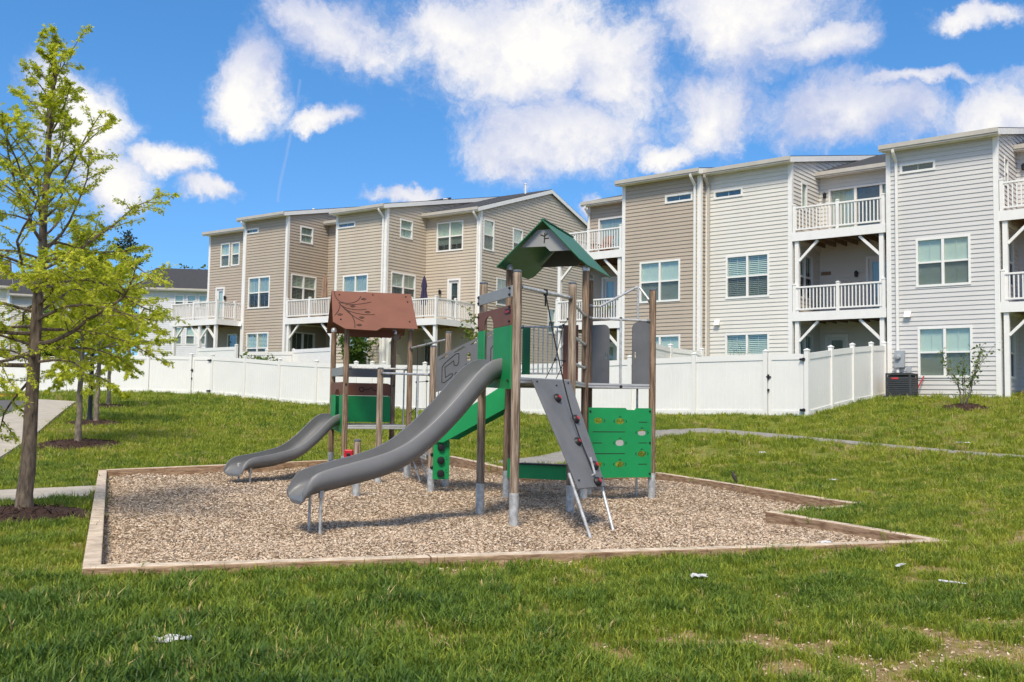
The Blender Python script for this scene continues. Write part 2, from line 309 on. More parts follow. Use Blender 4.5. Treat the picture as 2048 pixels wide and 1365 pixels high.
# ------------------------------------------------------------------ builders
def wloc(o):
    v = Vector((0, 0, 0))
    while o is not None: v = v + o.location; o = o.parent
    return v
def tag(o, label=None, cat=None, group=None, kind=None):
    if label: o['label'] = label
    if cat: o['category'] = cat
    if group: o['group'] = group
    if kind: o['kind'] = kind
    return o
def thing(name, loc, label, cat, group=None):
    o = bpy.data.objects.new(name, None); o.empty_display_size = .3; COL.objects.link(o); o.location = loc
    return tag(o, label, cat, group)
def link(name, mesh, parent, loc=(0, 0, 0)):
    o = bpy.data.objects.new(name, mesh); COL.objects.link(o); o.location = loc; o.parent = parent
    return o
def inst(name, mesh, mtx, parent):
    o = bpy.data.objects.new(name, mesh); COL.objects.link(o); o.parent = parent
    o.matrix_local = Matrix.Translation(-wloc(parent)) @ mtx
    return o
class MB:
    def __init__(s): s.v = []; s.f = []; s.m = []
    def add(s, vs, fs, mi=0):
        b = len(s.v); s.v += [Vector(v) for v in vs]
        for f in fs: s.f.append(tuple(b + i for i in f)); s.m.append(mi)
    def hexa(s, p, mi=0):           # 8 corners: bottom 4 ccw, top 4 ccw
        s.add(p, [(3, 2, 1, 0), (4, 5, 6, 7), (0, 1, 5, 4), (1, 2, 6, 5), (2, 3, 7, 6), (3, 0, 4, 7)], mi)
    def box(s, a, b, mi=0):
        (x0, y0, z0), (x1, y1, z1) = a, b
        s.hexa([(x0, y0, z0), (x1, y0, z0), (x1, y1, z0), (x0, y1, z0), (x0, y0, z1), (x1, y0, z1), (x1, y1, z1), (x0, y1, z1)], mi)
    def beam(s, a, b, w, h, up=Vector((0, 0, 1)), mi=0):
        a = Vector(a); b = Vector(b); t = (b - a).normalized(); sd = t.cross(up)
        if sd.length < 1e-4: sd = t.cross(Vector((1, 0, 0)))
        sd.normalize(); u = sd.cross(t).normalized(); sd = sd * w / 2; u = u * h / 2
        s.hexa([a - sd - u, a + sd - u, b + sd - u, b - sd - u, a - sd + u, a + sd + u, b + sd + u, b - sd + u], mi)
    def tube(s, pts, r, n=8, cap=True, mi=0):
        pts = [Vector(p) for p in pts]; rs = r if isinstance(r, (list, tuple)) else [r] * len(pts)
        b = len(s.v); ref = None
        for i, p in enumerate(pts):
            t = (pts[min(i + 1, len(pts) - 1)] - pts[max(i - 1, 0)]).normalized()
            if ref is None: ref = t.orthogonal().normalized()
            ref = (ref - t * ref.dot(t)).normalized(); bi = t.cross(ref)
            for k in range(n):
                a = 2 * math.pi * k / n; s.v.append(p + (ref * math.cos(a) + bi * math.sin(a)) * rs[i])
        for i in range(len(pts) - 1):
            for k in range(n):
                k2 = (k + 1) % n; s.f.append((b + i * n + k, b + i * n + k2, b + (i + 1) * n + k2, b + (i + 1) * n + k)); s.m.append(mi)
        if cap:
            s.f.append(tuple(b + k for k in reversed(range(n)))); s.m.append(mi)
            s.f.append(tuple(b + (len(pts) - 1) * n + k for k in range(n))); s.m.append(mi)
    def lathe(s, c, prof, n=16, mi=0, axis=None):
        """prof: list of (radius, height) from c along axis"""
        c = Vector(c); ax = (axis or Vector((0, 0, 1))).normalized(); rx = ax.orthogonal().normalized(); ry = ax.cross(rx); b = len(s.v)
        for (r, h) in prof:
            for k in range(n):
                a = 2 * math.pi * k / n; s.v.append(c + ax * h + (rx * math.cos(a) + ry * math.sin(a)) * r)
        for i in range(len(prof) - 1):
            for k in range(n):
                k2 = (k + 1) % n; s.f.append((b + i * n + k, b + i * n + k2, b + (i + 1) * n + k2, b + (i + 1) * n + k)); s.m.append(mi)
        s.f.append(tuple(b + k for k in reversed(range(n)))); s.m.append(mi)
        s.f.append(tuple(b + (len(prof) - 1) * n + k for k in range(n))); s.m.append(mi)
    def plate(s, O, X, Y, outer, holes=(), t=.02, mi=0):
        """flat sheet of thickness t with holes; outlines are 2-D along X and Y"""
        O = Vector(O); X = Vector(X).normalized(); Y = Vector(Y).normalized(); Nn = X.cross(Y).normalized()
        loops = [list(outer)] + [list(h) for h in holes]
        flat = [p for l in loops for p in l]
        tris = tessellate_polygon([[Vector((p[0], p[1], 0)) for p in l] for l in loops])
        b = len(s.v); n = len(flat)
        for sg in (.5, -.5):
            for p in flat: s.v.append(O + X * p[0] + Y * p[1] + Nn * t * sg)
        for tr in tris:
            a, c, d = tr
            ar = (flat[c][0] - flat[a][0]) * (flat[d][1] - flat[a][1]) - (flat[d][0] - flat[a][0]) * (flat[c][1] - flat[a][1])
            if ar < 0: a, d = d, a
            s.f.append((b + a, b + c, b + d)); s.m.append(mi); s.f.append((b + n + d, b + n + c, b + n + a)); s.m.append(mi)
        o = 0
        for l in loops:
            k = len(l)
            for i in range(k):
                j = (i + 1) % k; s.f.append((b + o + i, b + n + o + i, b + n + o + j, b + o + j)); s.m.append(mi)
            o += k
    def strip(s, O, X, Y, pts, w, off):
        """a flat groove line lying on a panel face"""
        O = Vector(O); X = Vector(X).normalized(); Y = Vector(Y).normalized(); Nn = X.cross(Y).normalized()
        P = [O + X * a + Y * b_ + Nn * off for a, b_ in pts]
        for i in range(len(P) - 1):
            t = (P[i + 1] - P[i]); ln = t.length
            if ln < 1e-6: continue
            t.normalize(); sd = t.cross(Nn) * w / 2; e = t * w * .35
            s.hexa([P[i] - sd - e - Nn * .004, P[i] + sd - e - Nn * .004, P[i + 1] + sd + e - Nn * .004, P[i + 1] - sd + e - Nn * .004,
                    P[i] - sd - e + Nn * .0015, P[i] + sd - e + Nn * .0015, P[i + 1] + sd + e + Nn * .0015, P[i + 1] - sd + e + Nn * .0015])
    def mesh(s, name, mats, off=Vector((0, 0, 0)), smooth=False):
        me = bpy.data.meshes.new(name); me.from_pydata([tuple(v - off) for v in s.v], [], s.f)
        for m in (mats if isinstance(mats, (list, tuple)) else [mats]): me.materials.append(MATS[m])
        if any(s.m): me.polygons.foreach_set('material_index', s.m)
        if smooth is True: me.polygons.foreach_set('use_smooth', [True] * len(s.f))
        me.update(); return me
    def build(s, name, mats, parent=None, smooth=False, bevel=0, fix=True, auto=None):
        off = wloc(parent) if parent else Vector((0, 0, 0))
        me = s.mesh(name, mats, off, smooth)
        if fix:
            bm = bmesh.new(); bm.from_mesh(me); bmesh.ops.recalc_face_normals(bm, faces=bm.faces); bm.to_mesh(me); bm.free()
        o = link(name, me, parent)
        if auto is not None:
            me.polygons.foreach_set('use_smooth', [True] * len(me.polygons)); me.set_sharp_from_angle(angle=R(auto))
        if bevel:
            md = o.modifiers.new('bevel', 'BEVEL'); md.width = bevel; md.segments = 2; md.limit_method = 'ANGLE'
        return o
def one(name, mats, parent, fn, **k):
    m = MB(); fn(m); return m.build(name, mats, parent, **k)

# ------------------------------------------------------------------ ground, chip bed, border, paths
BORDER = [Vector(ATZ(203, 1130, .15)[:2]), Vector(ATZ(214, 940, .15)[:2]), Vector((-1.5, 22.6)), Vector((.27, 18.7)), Vector((2.93, 19.5)), Vector(ATZ(1722, 1008, .15)[:2]), Vector((3.48, 13.05)), Vector(ATZ(1862, 1079, .14)[:2])]
def inside(poly, x, y):
    x = np.asarray(x); y = np.asarray(y); c = np.zeros(x.shape, bool); n = len(poly)
    for i in range(n):
        a, b = poly[i], poly[(i + 1) % n]
        cond = ((a[1] > y) != (b[1] > y)) & (x < (b[0] - a[0]) * (y - a[1]) / ((b[1] - a[1]) or 1e-9) + a[0])
        c ^= cond
    return c
def grid_lines(lo, hi, step, far):
    a = list(np.arange(lo, hi + 1e-6, step)); s = step; p = hi
    while p < far: s *= 1.5; p += s; a.append(p)
    s = step; p = lo; pre = []
    while p > -far: s *= 1.5; p -= s; pre.append(p)
    return np.array(pre[::-1] + a)
gx = grid_lines(-24, 24, .2, 900); gy = grid_lines(-2, 50, .2, 900)
GX, GY = np.meshgrid(gx, gy)
GZ = np.empty(GX.shape)
for i in range(GX.shape[0]): GZ[i] = TERR(GX[i], GY[i])
ins = inside(BORDER, GX, GY)
for dx, dy in ((.1, 0), (-.1, 0), (0, .1), (0, -.1), (.08, .08), (-.08, .08), (.08, -.08), (-.08, -.08)): ins |= inside(BORDER, GX + dx, GY + dy)
GZ = np.where(ins, -0.2, GZ)
nx, ny = len(gx), len(gy)
gv = np.stack([GX.ravel(), GY.ravel(), GZ.ravel()], 1)
idx = np.arange(nx * ny).reshape(ny, nx)
gf = np.stack([idx[:-1, :-1].ravel(), idx[:-1, 1:].ravel(), idx[1:, 1:].ravel(), idx[1:, :-1].ravel()], 1)
gm = bpy.data.meshes.new('ground'); gm.from_pydata(gv.tolist(), [], gf.tolist()); gm.materials.append(M['lawn'])
gm.polygons.foreach_set('use_smooth', [True] * len(gm.polygons))
tag(link('ground', gm, None), kind='structure')

def chip_z(x, y):
    x = np.asarray(x, float); y = np.asarray(y, float)
    return (.035 * np.sin(x * 1.3 + .6) * np.cos(y * .9) + .02 * np.sin(x * 3.1 + y * 2.3)
            + .05 * np.clip((y - 16) / 6, 0, 1) - .05 * np.exp(-((x + 2.3) ** 2 + (y - 11.2) ** 2) / .7) - .04 * np.exp(-((x - 1.2) ** 2 + (y - 11.8) ** 2) / .5) - .045 * np.exp(-((x + 5.1) ** 2 + (y - 18.2) ** 2) / .8)) - .01
def chip_bed():
    m = bmesh.new(); st = .16
    xs = np.arange(-8.6, 6.0, st); ys = np.arange(7.4, 23.2, st); X, Y = np.meshgrid(xs, ys)
    Z = chip_z(X, Y); ok = inside(BORDER, X, Y); V = {}
    for i in range(X.shape[0] - 1):
        for j in range(X.shape[1] - 1):
            if ok[i:i + 2, j:j + 2].any():
                q = []
                for (a, b) in ((i, j), (i, j + 1), (i + 1, j + 1), (i + 1, j)):
                    if (a, b) not in V: V[(a, b)] = m.verts.new((X[a, b], Y[a, b], Z[a, b]))
                    q.append(V[(a, b)])
                m.faces.new(q)
    # trim the sheet to the timbers
    me = bpy.data.meshes.new('wood_chip_bed')
    for f in list(m.faces):
        c = f.calc_center_median()
        if not inside([p for p in BORDER], np.array(c.x), np.array(c.y)): m.faces.remove(f)
    m.to_mesh(me); m.free(); me.materials.append(M['chip_bed'])
    me.polygons.foreach_set('use_smooth', [True] * len(me.polygons))
    tag(link('wood_chip_bed', me, None), kind='structure')
    # loose chips lying on it: flat slivers, real geometry
    rng = np.random.default_rng(4); P = []
    for (y0, y1, dens) in ((7.8, 10.5, 5200), (10.5, 13.5, 3200), (13.5, 17, 1200), (17, 22.8, 600)):
        n = int((y1 - y0) * 14.2 * dens); x = rng.uniform(-8.4, 5.8, n); y = rng.uniform(y0, y1, n)
        k = inside(BORDER, x, y); P.append(np.stack([x[k], y[k], np.full(k.sum(), 1.0 + (y0 - 7.8) * .055)], 1))
    P = np.concatenate(P); nb = len(P)
    k = 9000; x = rng.uniform(.2, 4.2, k); y = rng.uniform(4.2, 8.2, k); g_ = rng.random(k) < np.clip((x + .2) / 2.5, .15, 1) * np.clip((8.4 - y) / 2.5, .1, 1); ex = np.stack([x[g_], y[g_], np.full(g_.sum(), .85)], 1)
    k = 2600; t = rng.random(k); d0, d1 = BORDER[0], BORDER[-1]; o_ = .16 + np.abs(rng.normal(0, .22, k)); ex2 = np.stack([d0.x + (d1.x - d0.x) * t + .25 * o_, d0.y + (d1.y - d0.y) * t - o_, np.full(k, .95)], 1)
    P = np.concatenate([P, ex, ex2]); n = len(P)
    L_ = rng.uniform(.006, .0165, n) * P[:, 2]; W_ = rng.uniform(.0028, .0058, n) * P[:, 2]; a = rng.uniform(0, 2 * np.pi, n); t = rng.normal(0, .28, n); r = rng.normal(0, .4, n)
    ax = np.stack([np.cos(a) * np.cos(t), np.sin(a) * np.cos(t), np.sin(t)], 1); bx = np.stack([-np.sin(a) * np.cos(r), np.cos(a) * np.cos(r), np.sin(r)], 1)
    C = np.stack([P[:, 0], P[:, 1], chip_z(P[:, 0], P[:, 1]) + rng.uniform(.004, .02, n)], 1); C[nb:, 2] = TERR(P[nb:, 0], P[nb:, 1]) + rng.uniform(.004, .016, n - nb)
    nz = np.cross(ax, bx) * .006
    q = np.stack([C - ax * L_[:, None] - bx * W_[:, None] * .7, C + ax * L_[:, None] - bx * W_[:, None], C + ax * L_[:, None] * .9 + bx * W_[:, None] * .8 + nz, C - ax * L_[:, None] + bx * W_[:, None] + nz], 1).reshape(-1, 3)
    me = bpy.data.meshes.new('loose_wood_chips'); me.vertices.add(4 * n); me.vertices.foreach_set('co', q.ravel())
    me.loops.add(4 * n); me.loops.foreach_set('vertex_index', np.arange(4 * n)); me.polygons.add(n); me.polygons.foreach_set('loop_start', np.arange(0, 4 * n, 4))
    me.update(calc_edges=True); me.materials.append(M['chips'])
    tag(link('loose_wood_chips', me, None), 'pale loose wood chips covering the play area', 'wood chips', kind='stuff')
chip_bed()

def border():
    root = thing('timber_border', (0, 9, .1), 'weathered timber border edging the wood chip play area', 'border')
    n = len(BORDER); top = [.15, .15, .26, .19, .17, .15, .14, .14]
    w = .15
    for i in range(n):
        a, b = BORDER[i], BORDER[(i + 1) % n]; za, zb = top[i], top[(i + 1) % n]
        ln = (b - a).length; d = (b - a) / ln; k = max(1, round(ln / 2.6)); nrm = Vector((-d.y, d.x))     # outwards for this winding
        if inside(BORDER, np.array((a + b)[0] / 2 + nrm.x * .3), np.array((a + b)[1] / 2 + nrm.y * .3)): nrm = -nrm
        for j in range(k):
            s0 = ln * j / k + (.0 if j else -.0) + .004; s1 = ln * (j + 1) / k - .004
            if j == 0: s0 = .002 if i % 2 else w * .0
            if j == k - 1 and True: s1 = ln + (w * .9 if i in (0, 7, 6, 4) else -.004)
            p0 = a + d * s0; p1 = a + d * s1; z0 = za + (zb - za) * s0 / ln + random.uniform(-.006, .006); z1 = za + (zb - za) * s1 / ln + random.uniform(-.006, .006)
            o0 = p0 + nrm * w; o1 = p1 + nrm * w; e = random.uniform(-.008, .008)
            m = MB(); m.hexa([(p0.x, p0.y, -.25), (p1.x, p1.y, -.25), (o1.x, o1.y, -.25), (o0.x, o0.y, -.25),
                              (p0.x, p0.y, z0), (p1.x, p1.y, z1 + e), (o1.x, o1.y, z1 + e * .5), (o0.x, o0.y, z0)])
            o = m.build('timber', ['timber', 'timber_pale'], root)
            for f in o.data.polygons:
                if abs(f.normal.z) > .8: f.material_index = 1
            md = o.modifiers.new('bevel', 'BEVEL'); md.width = .014; md.segments = 2
border()

def sheet(name, poly, m, lift=.02, edge=.12, step=.6):
    """a paved slab that follows the ground: outline subdivided, with a real edge"""
    bm = bmesh.new(); vs_ = [bm.verts.new((p[0], p[1], 0)) for p in poly]; f = bm.faces.new(vs_)
    xs = [p[0] for p in poly]; ys = [p[1] for p in poly]
    for ax, lo, hi in ((Vector((1, 0, 0)), min(xs), max(xs)), (Vector((0, 1, 0)), min(ys), max(ys))):
        c = lo + step
        while c < hi:
            bmesh.ops.bisect_plane(bm, geom=bm.verts[:] + bm.edges[:] + bm.faces[:], plane_co=ax * c, plane_no=ax); c += step
    for v in bm.verts: v.co.z = tz(v.co.x, v.co.y) + lift
    r = bmesh.ops.extrude_face_region(bm, geom=bm.faces[:])
    for v in [g for g in r['geom'] if isinstance(g, bmesh.types.BMVert)]: v.co.z -= edge
    bmesh.ops.recalc_face_normals(bm, faces=bm.faces)
    me = bpy.data.meshes.new(name); bm.to_mesh(me); bm.free(); me.materials.append(M[m])
    return tag(link(name, me, None), kind='structure')
def ribbon(center, w):
    L_, R_ = [], []
    for i, p in enumerate(center):
        wi = w[i] if isinstance(w, tuple) else w
        p = Vector(p); t = (Vector(center[min(i + 1, len(center) - 1)]) - Vector(center[max(i - 1, 0)])).normalized(); n = Vector((-t.y, t.x)) * wi / 2
        L_.append(p + n); R_.append(p - n)
    return L_ + R_[::-1]
PATH = ribbon([(-.2, 20.9), (1.2, 22.0), (2.6, 23.7), (3.7, 24.9), (5.0, 25.0), (7.2, 23.1), (10.8, 20.0), (14.5, 16.8), (20, 12.4)], (1.5, 1.5, 1.5, 1.3, .7, .38, .3, .3, .3))
sheet('asphalt_path', PATH, 'path_asphalt', .015)
SIDEWALK = [tuple(ATG(*q)[:2]) for q in ((-150, 1015), (-60, 965), (0, 923), (70, 876), (152, 808), (64, 803), (49, 820), (0, 841), (-60, 866), (-150, 905))]
sheet('concrete_sidewalk', SIDEWALK, 'concrete', .10, edge=.2)
CROSS = [tuple(ATG(-60, 1012)[:2]), tuple(ATG(182, 996)[:2]), tuple(ATG(196, 976)[:2]), tuple(ATG(-60, 988)[:2])]
sheet('concrete_walk', CROSS, 'concrete', .04)
ROAD = [tuple(ATG(*q)[:2]) for q in ((-150, 902), (-60, 863), (0, 838), (47, 817), (60, 803))] + [(-46, 44.5), (-60, 44), (-60, 15), (-30, 12)]
sheet('road', ROAD, 'asphalt', .012, step=.8)
def kerb():
    pts = [(-20.6, 41.2), (-26, 42.2), (-34, 43.6), (-46, 45.6)]; m = MB()
    for a, b in zip(pts[:-1], pts[1:]):
        m.beam((a[0], a[1], tz(*a) + .06), (b[0], b[1], tz(*b) + .06), .2, .3)
    tag(m.build('kerb', 'kerb_yellow', None, fix=False), kind='structure')
kerb()

# ------------------------------------------------------------------ lawn grass
MULCH = []          # (x, y, rx) filled below
def V2(p): return (p.x, p.y)
T1 = ATG(48, 1036); T2 = ATG(155, 892); T3 = ATG(191, 850); T4 = ATG(216, 816); SHR = ATG(1930, 818); LAMP = ATG(179, 846)
MULCH = [(T1.x, T1.y, .86), (T2.x, T2.y, 1.15), (T3.x, T3.y, .95), (T4.x, T4.y, 1.0), (SHR.x, SHR.y, .72)]
UL = Vector((math.cos(R(35.4)), -math.sin(R(35.4)), 0)); UR = Vector((math.cos(R(40)), -math.sin(R(40)), 0))
FL0 = Vector((-14.1, 44.8, 0)); FRC = Vector((8.4, 27.0, 0))
def isect(p, d, q, e):
    den = d.x * e.y - d.y * e.x; t = ((q.x - p.x) * e.y - (q.y - p.y) * e.x) / den; return p + d * t
FMEET = isect(FL0, UL, FRC, UR)
FL_END = FL0 + Vector((-.97, .25, 0)) * 13.5
def grass():
    rng = np.random.default_rng(11)
    src = bpy.data.collections.new('grass_tufts')
    for k in range(7):
        vs_, fs_ = [], []; n = 24
        for i in range(n):
            r = abs(rng.normal(0, .045)); a = rng.uniform(0, 2 * np.pi); x, y = r * np.cos(a), r * np.sin(a)
            h = rng.uniform(.035, .085) * (1.35 if rng.random() < .12 else 1); ln = rng.uniform(.1, .75) * h; la = a + rng.normal(0, .9); w = rng.uniform(.0022, .0042)
            sx, sy = -np.sin(la + rng.normal(0, .5)) * w, np.cos(la) * w; b = len(vs_)
            mx_, my_ = x + np.cos(la) * ln * .35, y + np.sin(la) * ln * .35; tx, ty = x + np.cos(la) * ln, y + np.sin(la) * ln
            vs_ += [(x - sx, y - sy, -.012), (x + sx, y + sy, -.012), (mx_ + sx * .85, my_ + sy * .85, h * .62), (mx_ - sx * .85, my_ - sy * .85, h * .62), (tx, ty, h * rng.uniform(.8, 1))]
            fs_ += [(b, b + 1, b + 2, b + 3), (b + 3, b + 2, b + 4)]
        me = bpy.data.meshes.new('tuft'); me.from_pydata(vs_, [], fs_); me.materials.append(M['grass'])
        src.objects.link(bpy.data.objects.new('grass_tuft', me))
    # value noise for patches
    g = rng.random((256, 256))
    def vn(x, y, s):
        x = (x / s) % 255; y = (y / s) % 255; i = x.astype(int); j = y.astype(int); u = x - i; v = y - j; u = u * u * (3 - 2 * u); v = v * v * (3 - 2 * v)
        i2 = (i + 1) % 256; j2 = (j + 1) % 256
        return (g[i, j] * (1 - u) + g[i2, j] * u) * (1 - v) + (g[i, j2] * (1 - u) + g[i2, j2] * u) * v
    P = []
    for (y0, y1, dens, sc) in ((3.6, 6.2, 520, 1.0), (6.2, 9.5, 360, 1.08), (9.5, 14, 190, 1.3), (14, 20, 105, 1.6), (20, 30, 52, 2.0), (30, 47, 20, 2.7)):
        wmax = y1 * .66 + 1; n = int((y1 - y0) * 2 * wmax * dens)
        x = rng.uniform(-wmax, wmax, n); y = rng.uniform(y0, y1, n)
        k = (np.abs(x) < y * .62 + 1.2); P.append(np.stack([x[k], y[k], np.full(k.sum(), sc)], 1))
    P = np.concatenate(P); x, y = P[:, 0], P[:, 1]
    keep = ~inside(BORDER, x, y)
    for dx, dy in ((.1, 0), (-.1, 0), (0, .1), (0, -.1)): keep &= ~inside(BORDER, x + dx, y + dy) | (rng.random(len(x)) < .0)
    for poly in (PATH, SIDEWALK, CROSS, ROAD): keep &= ~inside(poly, x, y)
    for (mx_, my_, r) in MULCH: keep &= ((x - mx_) ** 2 + (y - my_) ** 2 > (r * (.86 + .2 * rng.random(len(x)))) ** 2)
    # nothing behind the houses' fences
    def side(p, q): return (q.x - p.x) * (y - p.y) - (q.y - p.y) * (x - p.x)
    behind = (side(FL_END, FL0) > 0) & (x < FL0.x) | (side(FL0, FMEET) > 0) & (x >= FL0.x) & (x < FMEET.x) | (side(FMEET, FRC) > 0) & (x >= FMEET.x) & (x < FRC.x)
    keep &= ~behind
    n1 = vn(x, y, .24); n2 = vn(x + 50, y + 9, 1.5); n3 = vn(x + 7, y + 80, .16); n4 = vn(x + 31, y + 3, 3.2)
    bare = n1 * .62 + n3 * .22 + n2 * .16
    # worn soil patches: mainly low right in front, and along the slope on the right
    wear = .27 + .21 * np.clip((x + .1) / 1.6, 0, 1) * np.clip((8.3 - y) / 2.2, 0, 1) + .09 * np.clip((x - 3) / 3, 0, 1) + .05 * (y > 24) + .05 * (np.abs(y - 8.6 - x * .28) < .6)
    thin = bare < wear; keep &= ~thin | (rng.random(len(x)) < .4)
    thin = thin[keep]; P = P[keep]; x, y, sc = P.T; n1, n2, n3, n4, bare = (q[keep] for q in (n1, n2, n3, n4, bare)); n = len(x)
    lush = np.clip((n4 - .35) * 2.2, 0, 1) * np.clip((9.5 - y) / 3, .15, 1) * np.clip(1 - (x - .5) / 3, .2, 1)
    s = sc * (.62 + .55 * n1 + .62 * lush) * rng.uniform(.65, 1.3, n)
    yel = .12 * np.exp(-((y - 27 - .1 * x) / 4) ** 2) * (x < 0) + .07 * (y > 20) + .07 * np.clip((x - 4) / 4, 0, 1)
    tint = np.clip(.55 - .36 * lush - .22 * (n2 - .5) - .32 * (n1 - .5) + rng.normal(0, .12, n) + yel, 0, .95)
    dry = rng.random(n) < np.where(thin, .55, .025); tint[dry] = rng.uniform(.86, 1, dry.sum()); s = np.where(thin, s * .62, s)
    me = bpy.data.meshes.new('lawn_grass'); me.vertices.add(n); co = np.stack([x, y, TERR(x, y)], 1); me.vertices.foreach_set('co', co.ravel())
    def attr(nm, ty, data, key='value'):
        a = me.attributes.new(nm, ty, 'POINT'); a.data.foreach_set(key, np.ascontiguousarray(data).ravel())
    attr('tint', 'FLOAT', tint.astype(np.float32)); attr('pick', 'INT', rng.integers(0, 7, n).astype(np.int32))
    attr('turn', 'FLOAT_VECTOR', np.stack([rng.normal(0, .13, n), rng.normal(0, .13, n), rng.uniform(0, 6.283, n)], 1).astype(np.float32), 'vector')
    attr('size', 'FLOAT_VECTOR', np.stack([s, s, s * (.9 - .12 * (sc > 1.5))], 1).astype(np.float32), 'vector')
    me.materials.append(M['grass']); ob = link('lawn_grass', me, None)
    tag(ob, 'short green lawn grass around the play area', 'grass', kind='stuff')
    ng = bpy.data.node_groups.new('grass_scatter', 'GeometryNodeTree')
    ng.interface.new_socket('Geometry', in_out='INPUT', socket_type='NodeSocketGeometry'); ng.interface.new_socket('Geometry', in_out='OUTPUT', socket_type='NodeSocketGeometry')
    N = ng.nodes; L = ng.links; gi = N.new('NodeGroupInput'); go = N.new('NodeGroupOutput'); ip = N.new('GeometryNodeInstanceOnPoints'); ci = N.new('GeometryNodeCollectionInfo')
    ci.inputs['Collection'].default_value = src; ci.inputs['Separate Children'].default_value = True; ci.inputs['Reset Children'].default_value = True
    ip.inputs['Pick Instance'].default_value = True
    def na(nm, ty):
        q = N.new('GeometryNodeInputNamedAttribute'); q.data_type = ty; q.inputs['Name'].default_value = nm; return q.outputs['Attribute']
    L.new(gi.outputs[0], ip.inputs['Points']); L.new(ci.outputs[0], ip.inputs['Instance']); L.new(na('pick', 'INT'), ip.inputs['Instance Index'])
    L.new(na('turn', 'FLOAT_VECTOR'), ip.inputs['Rotation']); L.new(na('size', 'FLOAT_VECTOR'), ip.inputs['Scale']); L.new(ip.outputs[0], go.inputs[0])
    md = ob.modifiers.new('scatter', 'NODES'); md.node_group = ng
grass()

# ------------------------------------------------------------------ houses
class Frame:
    def __init__(s, O, U, N): s.O = Vector(O); s.U = Vector(U); s.N = Vector(N)
    def p(s, u, w, z): return Vector((s.O.x + s.U.x * u + s.N.x * w, s.O.y + s.U.y * u + s.N.y * w, z))
    def u_at(s, px, w=0, py=500):            # distance along the wall of a photographed vertical
        r = ray(px, py); k = r.x / r.y; o = s.p(0, w, 0)
        return (k * o.y - o.x) / (s.U.x - k * s.U.y)
def siding(fr, u0, u1, z0, z1, openings=(), w=0.0, course=.153, clips=()):
    m = MB(); nck = math.ceil((z1 - z0) / course)
    for i in range(nck):
        a = z0 + i * course; b = min(z1, a + course)
        cuts = sorted({a, b} | {q for o in openings for q in (o[2], o[3]) if a < q < b})
        for c0, c1 in zip(cuts[:-1], cuts[1:]):
            mid = (c0 + c1) / 2; spans = [(u0, u1)]
            for o in openings:
                if o[2] < mid < o[3]:
                    ns = []
                    for (p, q) in spans:
                        if o[1] <= p or o[0] >= q: ns.append((p, q)); continue
                        if o[0] > p: ns.append((p, o[0]))
                        if o[1] < q: ns.append((o[1], q))
                    spans = ns
            d0 = .024 * (1 - (c0 - a) / course); d1 = .024 * (1 - (c1 - a) / course)
            for (p, q) in spans:
                m.add([fr.p(p, w + d0, c0), fr.p(q, w + d0, c0), fr.p(q, w + d1, c1), fr.p(p, w + d1, c1)], [(0, 1, 2, 3)])
                if c0 == a: m.add([fr.p(p, w, c0), fr.p(q, w, c0), fr.p(q, w + d0, c0), fr.p(p, w + d0, c0)], [(0, 1, 2, 3)])
    return m, clips
def wall(name, fr, parent, material, u0, u1, z0, z1, openings=(), w=0.0, clips=()):
    m, _ = siding(fr, u0, u1, z0, z1, openings, w)
    off = wloc(parent); me = m.mesh(name, material, off)
    bm = bmesh.new(); bm.from_mesh(me)
    bmesh.ops.remove_doubles(bm, verts=bm.verts, dist=.0005)
    for (co, no) in clips:
        bmesh.ops.bisect_plane(bm, geom=bm.verts[:] + bm.edges[:] + bm.faces[:], plane_co=co - off, plane_no=no, clear_outer=True)
    bm.to_mesh(me); bm.free()
    return link(name, me, parent)
def fbox(m, fr, u0, u1, w0, w1, z0, z1, mi=0):
    m.hexa([fr.p(u0, w0, z0), fr.p(u1, w0, z0), fr.p(u1, w1, z0), fr.p(u0, w1, z0), fr.p(u0, w0, z1), fr.p(u1, w0, z1), fr.p(u1, w1, z1), fr.p(u0, w1, z1)], mi)
